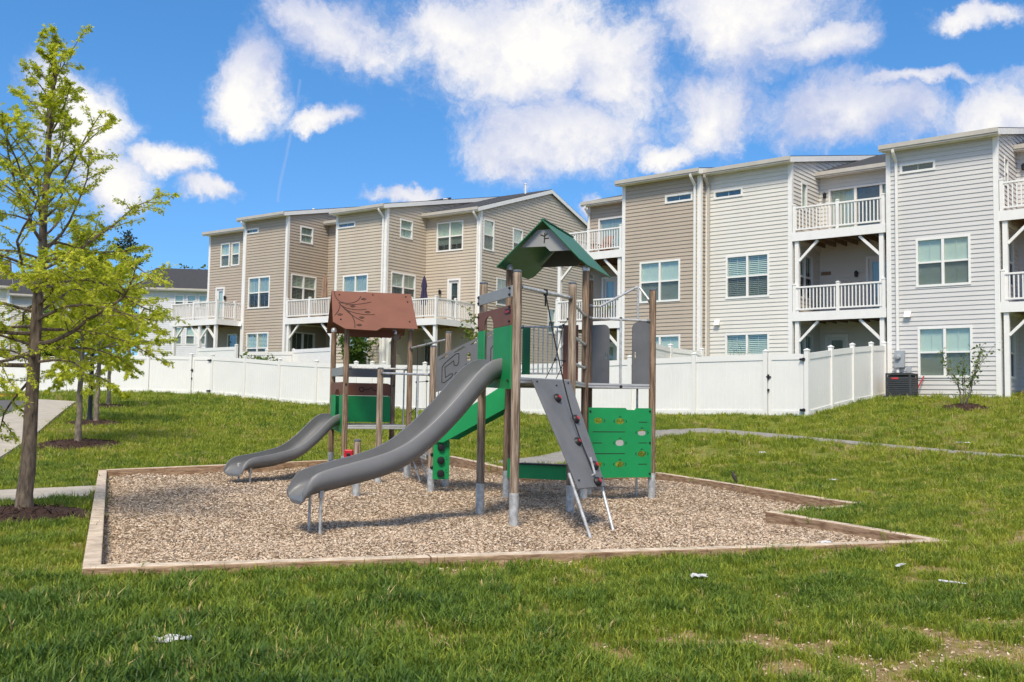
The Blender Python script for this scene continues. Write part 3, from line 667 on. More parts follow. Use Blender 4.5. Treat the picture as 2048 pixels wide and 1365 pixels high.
def window(fr, parent, u0, u1, z0, z1, w=0.0, cols=2, rows=2, back='blind', lower_screen=True, muntin=True, back_low=None):
    """framed window: surround with panes, glazing bars and what hangs behind the glass"""
    tw = .075; m = MB()
    fbox(m, fr, u0, u1, w - .10, w + .035, z1 - tw, z1); fbox(m, fr, u0, u1, w - .10, w + .045, z0, z0 + tw)
    fbox(m, fr, u0, u0 + tw, w - .10, w + .034, z0 + tw, z1 - tw); fbox(m, fr, u1 - tw, u1, w - .10, w + .034, z0 + tw, z1 - tw)
    iu0, iu1, iz0, iz1 = u0 + tw, u1 - tw, z0 + tw, z1 - tw
    mw = .085; cw = (iu1 - iu0 - mw * (cols - 1)) / cols
    for c in range(1, cols):
        a = iu0 + c * cw + (c - 1) * mw; fbox(m, fr, a, a + mw, w - .10, w + .03, iz0, iz1)
    rh = (iz1 - iz0) / rows
    for c in range(cols):
        a = iu0 + c * (cw + mw)
        for r in range(1, rows): fbox(m, fr, a, a + cw, w - .06, w + .012, iz0 + r * rh - .03, iz0 + r * rh + .03)
    o = m.build('window', 'white_trim', parent)
    for c in range(cols):
        a = iu0 + c * (cw + mw)
        for r in range(rows):
            za, zb = iz0 + r * rh + (.03 if r else 0), iz0 + (r + 1) * rh - (.03 if r < rows - 1 else 0)
            p = MB(); fbox(p, fr, a, a + cw, w - .034, w - .028, za, zb); p.build('pane', 'glass', o)
            if muntin:
                p = MB(); fbox(p, fr, a + cw / 2 - .008, a + cw / 2 + .008, w - .05, w - .038, za, zb); p.build('muntin', 'white_trim', o)
            if lower_screen and r == 0 and rows > 1:
                p = MB(); fbox(p, fr, a + .01, a + cw - .01, w - .018, w - .016, za + .01, zb - .01); p.build('screen', 'insect_screen', o)
        bk = back
        p = MB()
        if bk == 'slats':
            k = int((iz1 - iz0) / .07)
            for i in range(k):
                zz = iz0 + (i + .5) * (iz1 - iz0) / k
                p.hexa([fr.p(a, w - .088, zz - .028), fr.p(a + cw, w - .088, zz - .028), fr.p(a + cw, w - .075, zz - .024), fr.p(a, w - .075, zz - .024),
                        fr.p(a, w - .098, zz + .014), fr.p(a + cw, w - .098, zz + .014), fr.p(a + cw, w - .092, zz + .018), fr.p(a, w - .092, zz + .018)])
            p.build('blind', 'blind', o)
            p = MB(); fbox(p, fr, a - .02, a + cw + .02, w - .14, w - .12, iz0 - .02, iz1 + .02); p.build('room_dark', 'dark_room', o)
        else:
            lo = iz0 + (iz1 - iz0) * (back_low or 0)
            fbox(p, fr, a - .02, a + cw + .02, w - .09, w - .08, lo - .02, iz1 + .02); p.build('blind' if bk == 'blind' else 'curtain', bk, o)  # given dark_room, this sheet is coloured as the unlit room, not cloth
            if back_low:
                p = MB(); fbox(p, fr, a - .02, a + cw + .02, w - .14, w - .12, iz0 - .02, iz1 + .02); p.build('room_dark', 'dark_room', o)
    return (u0 + .02, u1 - .02, z0 + .02, z1 - .02)
def door(fr, parent, u0, u1, z0, z1, w=0.0, glass='curtain'):
    m = MB(); t = .1
    fbox(m, fr, u0, u0 + t, w - .1, w + .04, z0, z1); fbox(m, fr, u1 - t, u1, w - .1, w + .04, z0, z1); fbox(m, fr, u0 + t, u1 - t, w - .1, w + .045, z1 - t, z1)
    o = m.build('door', 'white_trim', parent)
    a, b = u0 + t, u1 - t; m = MB(); s = .13
    fbox(m, fr, a, a + s, w - .06, w - .02, z0, z1 - t); fbox(m, fr, b - s, b, w - .06, w - .02, z0, z1 - t)
    fbox(m, fr, a + s, b - s, w - .06, w - .02, z0, z0 + .25); fbox(m, fr, a + s, b - s, w - .06, w - .02, z1 - t - s, z1 - t); m.build('door_leaf', 'door_white', o)
    m = MB(); fbox(m, fr, a + s, b - s, w - .045, w - .04, z0 + .25, z1 - t - s); m.build('pane', 'glass', o)
    m = MB(); fbox(m, fr, a + s - .02, b - s + .02, w - .09, w - .08, z0 + .2, z1 - t - s + .05); m.build('curtain', glass, o)  # given dark_room, a dark sheet painted as the shaded interior
    m = MB(); m.lathe(fr.p(a + .07, w - .02, z0 + 1.0), [(.012, 0), (.012, .05), (.03, .055), (.03, .08), (.012, .09)], 8, axis=fr.N); m.build('handle', 'black_metal', o)
    return (u0 + .02, u1 - .02, z0, z1 - .02)
def sliding(fr, parent, u0, u1, z0, z1, w, n=3):
    m = MB(); t = .08
    fbox(m, fr, u0, u0 + t, w - .1, w + .04, z0, z1); fbox(m, fr, u1 - t, u1, w - .1, w + .04, z0, z1); fbox(m, fr, u0 + t, u1 - t, w - .1, w + .045, z1 - t, z1)
    cw = (u1 - u0 - 2 * t) / n
    for i in range(1, n): fbox(m, fr, u0 + t + i * cw - .05, u0 + t + i * cw + .05, w - .1, w + .03, z0, z1 - t)
    o = m.build('glass_door', 'white_trim', parent)
    for i in range(n):
        a = u0 + t + i * cw; m = MB(); fbox(m, fr, a + .05, a + cw - .05, w - .05, w - .045, z0 + .06, z1 - t); m.build('pane', 'glass', o)
        m = MB(); fbox(m, fr, a, a + cw, w - .09, w - .08, z0, z1 - t); m.build('curtain', 'curtain' if i != 1 else 'dark_room', o)  # second bay: dark sheet painted as the unlit room
    return (u0 + .02, u1 - .02, z0, z1 - .02)
def roof(fr, parent, u0, u1, w_eave, w_ridge, ze, zr, w_back=None, rake=(True, True), name='roof'):
    m = MB(); t = .1; prof = [(w_eave, ze), (w_ridge, zr)]
    if w_back is not None: prof.append((w_back, ze))
    for (a, b) in zip(prof[:-1], prof[1:]):
        m.hexa([fr.p(u0, a[0], a[1]), fr.p(u1, a[0], a[1]), fr.p(u1, b[0], b[1]), fr.p(u0, b[0], b[1]), fr.p(u0, a[0], a[1] + t), fr.p(u1, a[0], a[1] + t), fr.p(u1, b[0], b[1] + t), fr.p(u0, b[0], b[1] + t)])
    o = m.build(name, 'shingle', parent)
    m = MB()                                       # gutter with a stepped face
    fbox(m, fr, u0 - .01, u1 + .01, w_eave, w_eave + .10, ze - .06, ze + .085); fbox(m, fr, u0 - .012, u1 + .012, w_eave - .02, w_eave + .07, ze - .12, ze - .06); m.build('gutter', 'gutter', o)
    m = MB(); fbox(m, fr, u0, u1, w_eave - .34, w_eave - .02, ze - .10, ze - .075); m.build('soffit', 'white_trim', o)
    for k, uu in enumerate((u0, u1)):
        if not rake[k]: continue
        m = MB(); s = .02 if k else -.02
        for (a, b) in zip(prof[:-1], prof[1:]):
            ua, ub = sorted((uu, uu + s))
            m.hexa([fr.p(ua, a[0], a[1] - .13), fr.p(ub, a[0], a[1] - .13), fr.p(ub, b[0], b[1] - .13), fr.p(ua, b[0], b[1] - .13),
                    fr.p(ua, a[0], a[1] + t * .7), fr.p(ub, a[0], a[1] + t * .7), fr.p(ub, b[0], b[1] + t * .7), fr.p(ua, b[0], b[1] + t * .7)])
        m.build('rake_board', 'white_trim', o)
    return o
def downspout(fr, parent, u, w, z0, ze, w_eave, side=1, material='white_trim'):
    m = MB(); pts = [fr.p(u, w_eave + .05, ze - .1), fr.p(u, w_eave + .03, ze - .22), fr.p(u, w + .06, ze - .50), fr.p(u, w + .06, ze - .62), fr.p(u, w + .06, z0)]
    for a, b in zip(pts[:-1], pts[1:]): m.beam(a, b, .085, .07, up=fr.N)
    m.build('downspout', material, parent)
def trim(fr, parent, u, w, z0, z1, cw=.13):
    m = MB(); fbox(m, fr, u - cw, u + .025, w + .0, w + .03, z0, z1); fbox(m, fr, u - .0, u + .026, w - cw, w + .029, z0, z1); m.build('corner_trim', 'white_trim', parent)
def trim_l(fr, parent, u, w, z0, z1, cw=.13):
    m = MB(); fbox(m, fr, u - .025, u + cw, w + .0, w + .03, z0, z1); fbox(m, fr, u - .026, u, w - cw, w + .029, z0, z1); m.build('corner_trim', 'white_trim', parent)
BAL = {}
def baluster_mesh(h):
    k = round(h, 3)
    if k not in BAL:
        m = MB(); m.box((-.019, -.019, 0), (.019, .019, h)); BAL[k] = m.mesh('baluster', 'white_trim')
    return BAL[k]
def railing(o, A, B, z, h=.92, posts=(True, True), mid=True, gap=.125):
    A = Vector(A); B = Vector(B); d = B - A; ln = d.length; d.normalize(); rot = Matrix.Rotation(math.atan2(d.y, d.x), 4, 'Z')
    m = MB(); m.beam(A + Vector((0, 0, z + h)), B + Vector((0, 0, z + h)), .085, .06); m.build('top_rail', 'white_trim', o)
    m = MB(); m.beam(A + Vector((0, 0, z + .11)), B + Vector((0, 0, z + .11)), .055, .06); m.build('bottom_rail', 'white_trim', o)
    n = max(1, int(ln / gap)); me = baluster_mesh(h - .17)
    for i in range(n):
        p = A + d * ((i + .5) * ln / n); inst('baluster', me, Matrix.Translation((p.x, p.y, z + .14)) @ rot, o)
    ps = []
    if posts[0]: ps.append(A)
    if posts[1]: ps.append(B)
    if mid and ln > 2.2: ps.append((A + B) / 2)
    for p in ps:
        m = MB(); m.box((-.055, -.055, z + .0), (.055, .055, z + h + .09)); m.box((-.068, -.068, z + h + .09), (.068, .068, z + h + .115)); m.box((-.04, -.04, z + h + .115), (.04, .04, z + h + .14))
        inst('rail_post', m.mesh('rail_post', 'white_trim'), Matrix.Translation((p.x, p.y, 0)) @ rot, o)
def balcony(fr, parent, u0, u1, wb, wf, z, zfoot, posts=True, brace=True, left_rail=False, right_rail=False, rail_h=.92, post_u=None):
    """deck between wall and front edge: boards, joists, band, railing, posts and knee braces"""
    m = MB(); fbox(m, fr, u0, u1, wf - .045, wf, z - .32, z - .0)
    fbox(m, fr, u0, u0 + .04, wb, wf - .046, z - .30, z - .002); fbox(m, fr, u1 - .04, u1, wb, wf - .046, z - .30, z - .002)
    o = m.build('balcony', 'white_trim', parent)
    k = int((wf - wb) / .14)
    for i in range(k):
        m = MB(); a = wb + i * (wf - wb) / k; fbox(m, fr, u0 + .045, u1 - .045, a + .003, a + (wf - wb) / k - .004, z - .028, z + .0); m.build('deck_board', 'deck_wood', o)
    n = int((u1 - u0) / .42)
    for i in range(n):
        m = MB(); a = u0 + (i + .5) * (u1 - u0) / n; fbox(m, fr, a - .019, a + .019, wb + .01, wf - .05, z - .24, z - .03); m.build('joist', 'deck_wood', o)
    railing(o, fr.p(u0 + .08, wf - .07, 0), fr.p(u1 - .08, wf - .07, 0), z, rail_h)
    if left_rail: railing(o, fr.p(u0 + .07, wb + .05, 0), fr.p(u0 + .07, wf - .09, 0), z, rail_h, (False, False))
    if right_rail: railing(o, fr.p(u1 - .07, wb + .05, 0), fr.p(u1 - .07, wf - .09, 0), z, rail_h, (False, False))
    if posts:
        for k, uu in enumerate(post_u or (u0 + .16, u1 - .16)):
            m = MB(); fbox(m, fr, uu - .075, uu + .075, wf - .21, wf - .06, zfoot, z - .33); m.build('deck_post', 'white_trim', o)
            if brace:
                dirs = (1,) if (k == 0 and not post_u) else ((-1,) if not post_u else ((1,) if k == 0 else ((-1, 1) if k < len(post_u) - 1 else (-1,))))
                for s in dirs:
                    m = MB(); m.beam(fr.p(uu + s * .07, wf - .135, z - 1.05), fr.p(uu + s * .78, wf - .135, z - .34), .09, .09, up=fr.N); m.build('knee_brace', 'white_trim', o)
    return o
def lantern(fr, parent, u, w, z):
    m = MB(); m.beam(fr.p(u, w + .01, z + .02), fr.p(u, w + .12, z + .05), .03, .03); m.lathe(fr.p(u, w + .12, z - .16), [(.04, 0), (.06, .02), (.07, .16), (.085, .17), (.02, .24)], 8); m.build('wall_lantern', 'black_metal', parent, fix=False)
def vent(fr, parent, u, w, z):
    m = MB(); m.hexa([fr.p(u - .11, w + .015, z - .1), fr.p(u + .11, w + .015, z - .1), fr.p(u + .11, w + .15, z - .1), fr.p(u - .11, w + .15, z - .1), fr.p(u - .11, w + .015, z + .1), fr.p(u + .11, w + .015, z + .1), fr.p(u + .11, w + .06, z + .1), fr.p(u - .11, w + .06, z + .1)])
    m.build('dryer_vent', 'white_trim', parent)
def stack(fr, parent, u, w, z, h=.35, r=.04):
    m = MB(); m.lathe(fr.p(u, w, z), [(r, 0), (r, h), (r * 1.5, h + .01), (r * 1.4, h + .05), (.01, h + .08)], 8); m.build('roof_vent', 'white_trim', parent)
BACK = -15.5
def side_frame(fr, u):              # right-hand side wall seen from the front: runs backwards from the front corner
    return Frame(fr.p(u, 0, 0), -fr.N, fr.U)
def unit(fr, name, label, mt, base, b0, b1, r0, r1, rd, wb=0.0, eave=8.6, ridge=10.75, W2=None, W1=None, TR=None, side_win=None, gable=False, body_only=False, ridge_w=-9.0, rb_trim=True, side_px=(), group=None, z_lift=0):
    """a town-house: projecting bay [b0,b1] at wb and recessed part [r0,r1] at wb-rd under roofs that share a ridge"""
    ze = base + eave; zr = base + ridge
    c = fr.p((b0 + b1) / 2, wb, base); h = thing(name, c, label, 'house', group)
    op = []
    if W2: op.append(window(fr, h, W2[0], W2[1], base + W2[2], base + W2[3], wb, back=W2[4], back_low=W2[5]))
    if W1: op.append(window(fr, h, W1[0], W1[1], base + W1[2], base + W1[3], wb, back=W1[4], back_low=W1[5]))
    if TR: op.append(window(fr, h, TR[0], TR[1], base + TR[2], base + TR[3], wb, cols=1, rows=1, back='dark_room', lower_screen=False))
    wall('siding', fr, h, mt, b0, b1, base - .6, ze - .05, op, wb)
    # bay roof and side walls
    we = wb + .36; ov = .12
    roof(fr, h, b0 - ov, b1 + ov, we, ridge_w, ze, zr)
    slope = (zr - ze) / (we - ridge_w)
    for k, uu in enumerate((b0, b1)):
        sf = Frame(fr.p(uu, wb, 0), -fr.N, fr.U) if k else Frame(fr.p(uu, ridge_w + .1, 0), fr.N, -fr.U)
        ln = wb - ridge_w - .1; o2 = []
        if k and side_win and not (r0 < b0):
            for s in side_win: o2.append(window(sf, h, s[0], s[1], base + s[2], base + s[3], 0, cols=s[4], rows=s[5], back=s[6]))
        if k: o2 += [pwin(sf, h, 0, *q, **kw) for q, kw in side_px]
        co = fr.p(uu, wb, ze - .02 + (.36) * slope); no = (Vector((0, 0, 1)) + fr.N * slope).normalized()
        wall('siding', sf, h, mt, 0, ln, base - .6, zr, o2, 0, [(co, no)])
    trim(fr, h, b1, wb, base - .6, ze - .06); trim_l(fr, h, b0, wb, base - .6, ze - .06)
    return h, ze, zr

FR = Frame((12.9, 32.5, 0), UR, Vector((-UR.y * -1, -UR.x, 0)) if False else Vector((-math.sin(R(40)), -math.cos(R(40)), 0)))
FLR = Frame((-12.0, 50.0, 0), UL, Vector((-math.sin(R(35.4)), -math.cos(R(35.4)), 0)))
def prect(fr, w, x0, x1, y0, y1):
    """a photographed rectangle on a wall: along-wall limits and heights"""
    u0, u1 = fr.u_at(x0, w, (y0 + y1) / 2), fr.u_at(x1, w, (y0 + y1) / 2); d = fr.p((u0 + u1) / 2, w, 0).y; xm = (x0 + x1) / 2
    return u0, u1, HZ(xm, y1, d), HZ(xm, y0, d)
def pwin(fr, h, w, x0, x1, y0, y1, **k): return window(fr, h, *prect(fr, w, x0, x1, y0, y1), w, **k)

def houses():
    B = 1.85
    # --- grey town-house, nearest on the right
    h, ze, zr = unit(FR, 'town_house', 'light grey sided town house behind the air conditioner, nearest on the right', 'siding_grey', B, 0, 3.5, 3.5, 7.0, 2.6,
        W2=(*prect(FR, 0, 1832, 1942, 475, 575)[:2], 3.74, 5.40, 'blind', None), W1=(*prect(FR, 0, 1836, 1946, 655, 756)[:2], .70, 2.40, 'blind', None), TR=(*prect(FR, 0, 1800, 1871, 325, 340)[:2], 7.68, 8.03),
        side_win=[(.85, 1.35, 7.05, 8.05, 1, 2, 'curtain'), (.55, 1.9, 3.75, 5.4, 2, 2, 'dark_room'), (.55, 1.9, .7, 2.4, 2, 2, 'dark_room')])
    w = -2.6; op = [sliding(FR, h, 4.3, 6.2, B + 6.05, B + 8.1, w), door(FR, h, 5.2, 6.2, B + 3.1, B + 5.3, w)]
    wall('siding', FR, h, 'siding_grey', 3.5, 7.0, B - .6, ze, op, w); roof(FR, h, 3.52, 7.1, w + .36, -9.0, ze, zr)
    for z in (3.1, 6.05): balcony(FR, h, 3.52, 7.0, w, .02, B + z, B - .6 if z < 4 else B + 3.1, right_rail=True)
    downspout(FR, h, .34, 0, B - .3, ze, .36); vent(FR, h, *[FR.u_at(1815)], 0, B + 2.85); stack(FR, h, .8, -1.6, ze + .3, .2, .12)
    lantern(FR, h, 3.75, w, B + 8.0)
    m = MB(); u = FR.u_at(1799); fbox(m, FR, u - .16, u + .16, .02, .15, B + 1.05, B + 1.62); m.lathe(FR.p(u - .02, .15, B + 1.4), [(.09, 0), (.09, .05), (.07, .09), (.02, .1)], 14, axis=FR.N)
    mo = m.build('electric_meter', 'meter_grey', h)
    m = MB(); m.tube([FR.p(u - .05, .06, B + 1.05), FR.p(u - .05, .06, B)], .03); fbox(m, FR, u + .22, u + .36, .02, .1, B + .85, B + 1.1); m.tube([FR.p(u + .29, .05, B + .85), FR.p(u + .25, .05, B + .5)], .012, 6); m.build('conduit', 'meter_grey', mo)
    m = MB(); m.tube([FR.p(u + .62, .3, B + .3), FR.p(u + .78, .1, B + .75)], .022, 6); m.build('pipe', 'red_plastic', mo)
    # --- cream town-house
    h, ze, zr = unit(FR, 'town_house', 'cream sided town house with two stacked white balconies beside the grey house', 'siding_cream', B, -7.03, -3.46, -3.46, 0, 2.6, eave=8.75,
        W2=(*prect(FR, 0, 1452, 1539, 475, 575)[:2], 3.74, 5.42, 'slats', None), W1=(*prect(FR, 0, 1451, 1539, 655, 756)[:2], .75, 2.42, 'slats', None), TR=(*prect(FR, 0, 1428, 1486, 325, 340)[:2], 7.68, 8.03),
        side_win=[(.85, 1.4, 7.05, 8.15, 1, 1, 'curtain'), (.45, 1.9, 3.7, 5.4, 2, 2, 'dark_room'), (.45, 1.9, .7, 2.4, 2, 2, 'dark_room')])
    a = FR.u_at(1658, w); op = [sliding(FR, h, a, -.03, B + 6.05, B + 8.1, w), door(FR, h, FR.u_at(1732, w), -.1, B + 3.1, B + 5.35, w), door(FR, h, FR.u_at(1650, w), FR.u_at(1696, w), B, B + 2.45, w)]
    wall('siding', FR, h, 'siding_cream', -3.46, -.0, B - .6, ze, op, w); roof(FR, h, -3.44, .0, w + .36, -9.0, ze - .1, zr, rake=(False, False))
    for z in (3.1, 6.05): balcony(FR, h, -3.44, -.06, w, .03, B + z, B - .6 if z < 4 else B + 3.1)
    downspout(FR, h, -6.83, 0, B - .3, ze, .36, material='gutter'); vent(FR, h, FR.u_at(1436), 0, B + 2.85); lantern(FR, h, FR.u_at(1714, w), w, B + 4.75); lantern(FR, h, -3.2, w, B + 7.9)
    m = MB(); fbox(m, FR, FR.u_at(1643, w), FR.u_at(1662, w), w + .02, w + .05, B + 4.75, B + 4.88); m.build('name_board', 'deck_wood', h)
    # --- tan town-house
    h, ze, zr = unit(FR, 'town_house', 'brown tan sided town house left of the cream one, with balconies behind the play tower', 'siding_tan', B, -10.6, -7.0, -14.0, -10.6, 2.6, wb=.4, eave=8.75,
        W2=(*prect(FR, .4, 1280, 1361, 475, 575)[:2], 3.74, 5.42, 'blind', .0), W1=(*prect(FR, .4, 1280, 1361, 655, 756)[:2], .75, 2.42, 'blind', None), TR=(*prect(FR, .4, 1331, 1386, 325, 340)[:2], 7.68, 8.03))
    w = .4 - 2.6; op = [sliding(FR, h, FR.u_at(1197, w), -10.62, B + 6.05, B + 8.05, w, 2), door(FR, h, FR.u_at(1205, w), FR.u_at(1236, w), B + 3.1, B + 5.35, w), door(FR, h, FR.u_at(1207, w), FR.u_at(1236, w), B, B + 2.4, w)]
    e = FR.u_at(1176, w)
    wall('siding', FR, h, 'siding_tan', e, -10.6, B - .6, ze, op, w); roof(FR, h, e - .12, -10.62, w + .36, -9.0, ze, zr, rake=(True, False)); trim_l(FR, h, e, w, B - .6, ze - .06)
    lf = Frame(FR.p(e, -9.0, 0), FR.N, -FR.U); wall('siding', lf, h, 'siding_tan', 0, 9.0 + w, B - .6, ze, (), 0)
    u0 = FR.u_at(1112, .4)
    for z in (3.1, 6.05): balcony(FR, h, u0, -10.63, w, .43, B + z, B - .6 if z < 4 else B + 3.1, left_rail=True)
    downspout(FR, h, -7.22, .4, B - .3, ze, .76); downspout(FR, h, e + .1, w, B + .5, ze, w + .36)
    # --- left row, brownish unit
    B = 2.6; fr = FLR
    h, ze, zr = unit(fr, 'town_house', 'brownish beige town house at the left end of the row with a wide deck', 'siding_tan', B, -3.55, 0, 0, 3.68, 2.95, eave=8.65, ridge_w=-9.15,
        W2=(*prect(fr, 0, 497, 540, 552, 616)[:2], 3.72, 5.45, 'curtain', .42), W1=(*prect(fr, 0, 493, 537, 665, 712)[:2], .72, 2.42, 'slats', None), TR=(*prect(fr, 0, 489, 518, 455, 468)[:2], 7.85, 8.15),
        side_px=(((600, 626, 454, 488), dict(cols=1, rows=2, back='curtain', lower_screen=False)), ((581, 632, 551, 603), dict(back='slats')), ((581, 629, 665, 712), dict(rows=1, back='dark_room'))))
    w = -2.95
    wall('siding', fr, h, 'siding_tan', 0, 3.68, B - .6, ze, (), w); roof(fr, h, .02, 3.66, w + .36, -9.15, ze - .05, zr, rake=(False, False))
    balcony(fr, h, .02, 3.6, w, .02, B + 3.1, B - .6)
    w = -.8; e = fr.u_at(419, w)
    op = [pwin(fr, h, w, 442, 460, 487, 535, cols=1, back='blind'), pwin(fr, h, w, 463.5, 480, 485, 532, cols=1, back='blind'), door(fr, h, fr.u_at(435, w), fr.u_at(453, w), B + 3.1, B + 5.2, w, 'blind'),
          pwin(fr, h, w, 455, 475, 668, 700, cols=1, rows=1, back='dark_room')]
    wall('siding', fr, h, 'siding_tan', e, -3.55, B - .6, ze - .35, op, w); roof(fr, h, e - .12, -3.57, w + .36, -9.15, ze - .3, zr, rake=(True, False)); trim_l(fr, h, e, w, B - .6, ze - .4)
    lf = Frame(fr.p(e, -9.0, 0), fr.N, -fr.U); wall('siding', lf, h, 'siding_tan', 0, 9.0 + w, B - .6, ze - .35, (), 0)
    u0 = fr.u_at(345, 1.6)
    balcony(fr, h, u0, -3.6, w, 1.6, B + 3.1, B - .6, left_rail=True, right_rail=True, post_u=(u0 + .3, (u0 - 3.6) / 2 + .5, -3.8))
    lantern(fr, h, fr.u_at(456, w), w, B + 4.6); downspout(fr, h, -3.3, 0, B - .3, ze, .36); vent(fr, h, fr.u_at(488), 0, B + 2.9); stack(fr, h, -.8, -2.5, ze + .62, .15, .05)
    # --- left row, end unit with the gable
    B = 2.25
    h, ze, zr = unit(fr, 'town_house', 'beige end town house with tall gable wall behind the brown play roof', 'siding_beige', B, 3.68, 7.14, 7.14, 10.62, 2.95, eave=8.65, ridge_w=-9.15,
        W2=(*prect(fr, 0, 686, 736, 552, 616)[:2], 3.72, 5.45, 'curtain', .3), W1=(*prect(fr, 0, 690, 737, 665, 712)[:2], .72, 2.42, 'blind', None), TR=(*prect(fr, 0, 676, 711, 455, 468)[:2], 7.85, 8.15), side_px=(((799.5, 825, 440, 478), dict(cols=1, rows=2, back='blind', lower_screen=False)), ((781, 830.5, 547, 604), dict(back='curtain'))))
    w = -2.95
    op = [pwin(fr, h, w, 874, 927, 443.5, 503, back='blind', back_low=.22), door(fr, h, fr.u_at(897, w), fr.u_at(923, w), B + 3.1, B + 5.35, w, 'dark_room'), door(fr, h, fr.u_at(846, w), fr.u_at(874, w), B, B + 2.35, w, 'dark_room'),
          pwin(fr, h, w, 800, 812, 676, 740, cols=1, back='dark_room')]
    wall('siding', fr, h, 'siding_beige', 7.14, 10.62, B - .6, ze - .05, op, w); roof(fr, h, 7.16, 10.74, w + .36, -9.15, ze, zr, w_back=-15.7, rake=(False, True))
    g = Frame(fr.p(10.62, w, 0), -fr.N, fr.U); slope = (zr - ze) / (w + .36 + 9.15); rw = w + 9.15
    op = [pwin(g, h, 0, 966, 988, 440, 502, cols=1, back='blind'), pwin(g, h, 0, 1025, 1045, 458, 515, cols=1, back='blind'), pwin(g, h, 0, 992, 1016, 557, 612, cols=1, back='curtain'), pwin(g, h, 0, 1096, 1110, 500, 532, cols=1, back='dark_room'), pwin(g, h, 0, 1095, 1110, 617, 668, cols=1, back='blind')]
    wall('siding', g, h, 'siding_beige', 0, 12.4, B - .6, zr, op, 0, [(fr.p(10.62, w, ze - .02 + .36 * slope), (Vector((0, 0, 1)) + fr.N * slope).normalized()), (fr.p(10.62, -15.35, ze - .02 + .36 * slope), (Vector((0, 0, 1)) - fr.N * slope).normalized())])
    trim(fr, h, 10.62, w, B - .6, ze - .06)
    balcony(fr, h, 7.16, 10.4, w, .02, B + 3.1, B - .6, right_rail=True)
    lantern(fr, h, fr.u_at(884, w), w, B + 4.75); downspout(fr, h, 6.95, 0, B - .3, ze, .36); downspout(fr, h, 10.5, w, B - .3, ze, w + .36)
    stack(fr, h, 7.0, -4.6, ze + 1.0, .2, .1); stack(fr, h, 9.5, -8.4, zr - .2, .55, .05)
    # --- far houses on the left
    def far_house(label, x0, x1, ytop, d, depth, mt, wins, ang, base=1.8, zr_up=2.2, gable_left=False):
        fr = Frame(AT(x0, 600, d) * 1, Vector((math.cos(ang), -math.sin(ang), 0)), Vector((-math.sin(ang), -math.cos(ang), 0))); fr.O.z = 0
        ln = fr.u_at(x1); ze = HZ(x0, ytop, d); h = thing('far_house', fr.p(ln / 2, 0, base), label, 'house')
        op = [pwin(fr, h, 0, *q, cols=1, back='blind', muntin=True) for q in wins]
        wall('siding', fr, h, mt, 0, ln, base - 1, ze, op, 0); roof(fr, h, -.2, ln + .2, .36, -depth / 2, ze, ze + zr_up, w_back=-depth - .36)
        for uu, k in ((0, 0), (ln, 1)):
            s2 = Frame(fr.p(uu, 0, 0), -fr.N, fr.U) if k else Frame(fr.p(uu, -depth, 0), fr.N, -fr.U); sl = zr_up / (depth / 2 + .36)
            wall('siding', s2, h, mt, 0, depth, base - 1, ze + zr_up, (), 0, [(fr.p(uu, 0, ze + .36 * sl), (Vector((0, 0, 1)) + fr.N * sl).normalized()), (fr.p(uu, -depth, ze + .36 * sl), (Vector((0, 0, 1)) - fr.N * sl).normalized())])
        trim_l(fr, h, 0, 0, base - 1, ze - .1); trim(fr, h, ln, 0, base - 1, ze - .1)
        return fr, h, ze
    fr2, h, ze = far_house('distant white sided house with dark shingle roof seen past the oak crown', 280, 430, 578, 70, 11, 'siding_white', [(349, 368, 590, 617), (373.5, 393, 590, 617), (397, 414, 590, 617), (346, 364, 654, 690), (371, 390, 654, 690), (394, 412, 654, 690)], R(-8))
    far_house('distant pale sided house at the far left edge behind the oak', -140, 22, 566, 62, 8, 'siding_cream', [(-60, -42, 600, 630)], R(-30))
    far_house('distant grey sided house end between the left edge and the oak trunk', 20, 160, 590, 74, 10, 'siding_grey', [(60, 80, 620, 650)], R(-25))
houses()

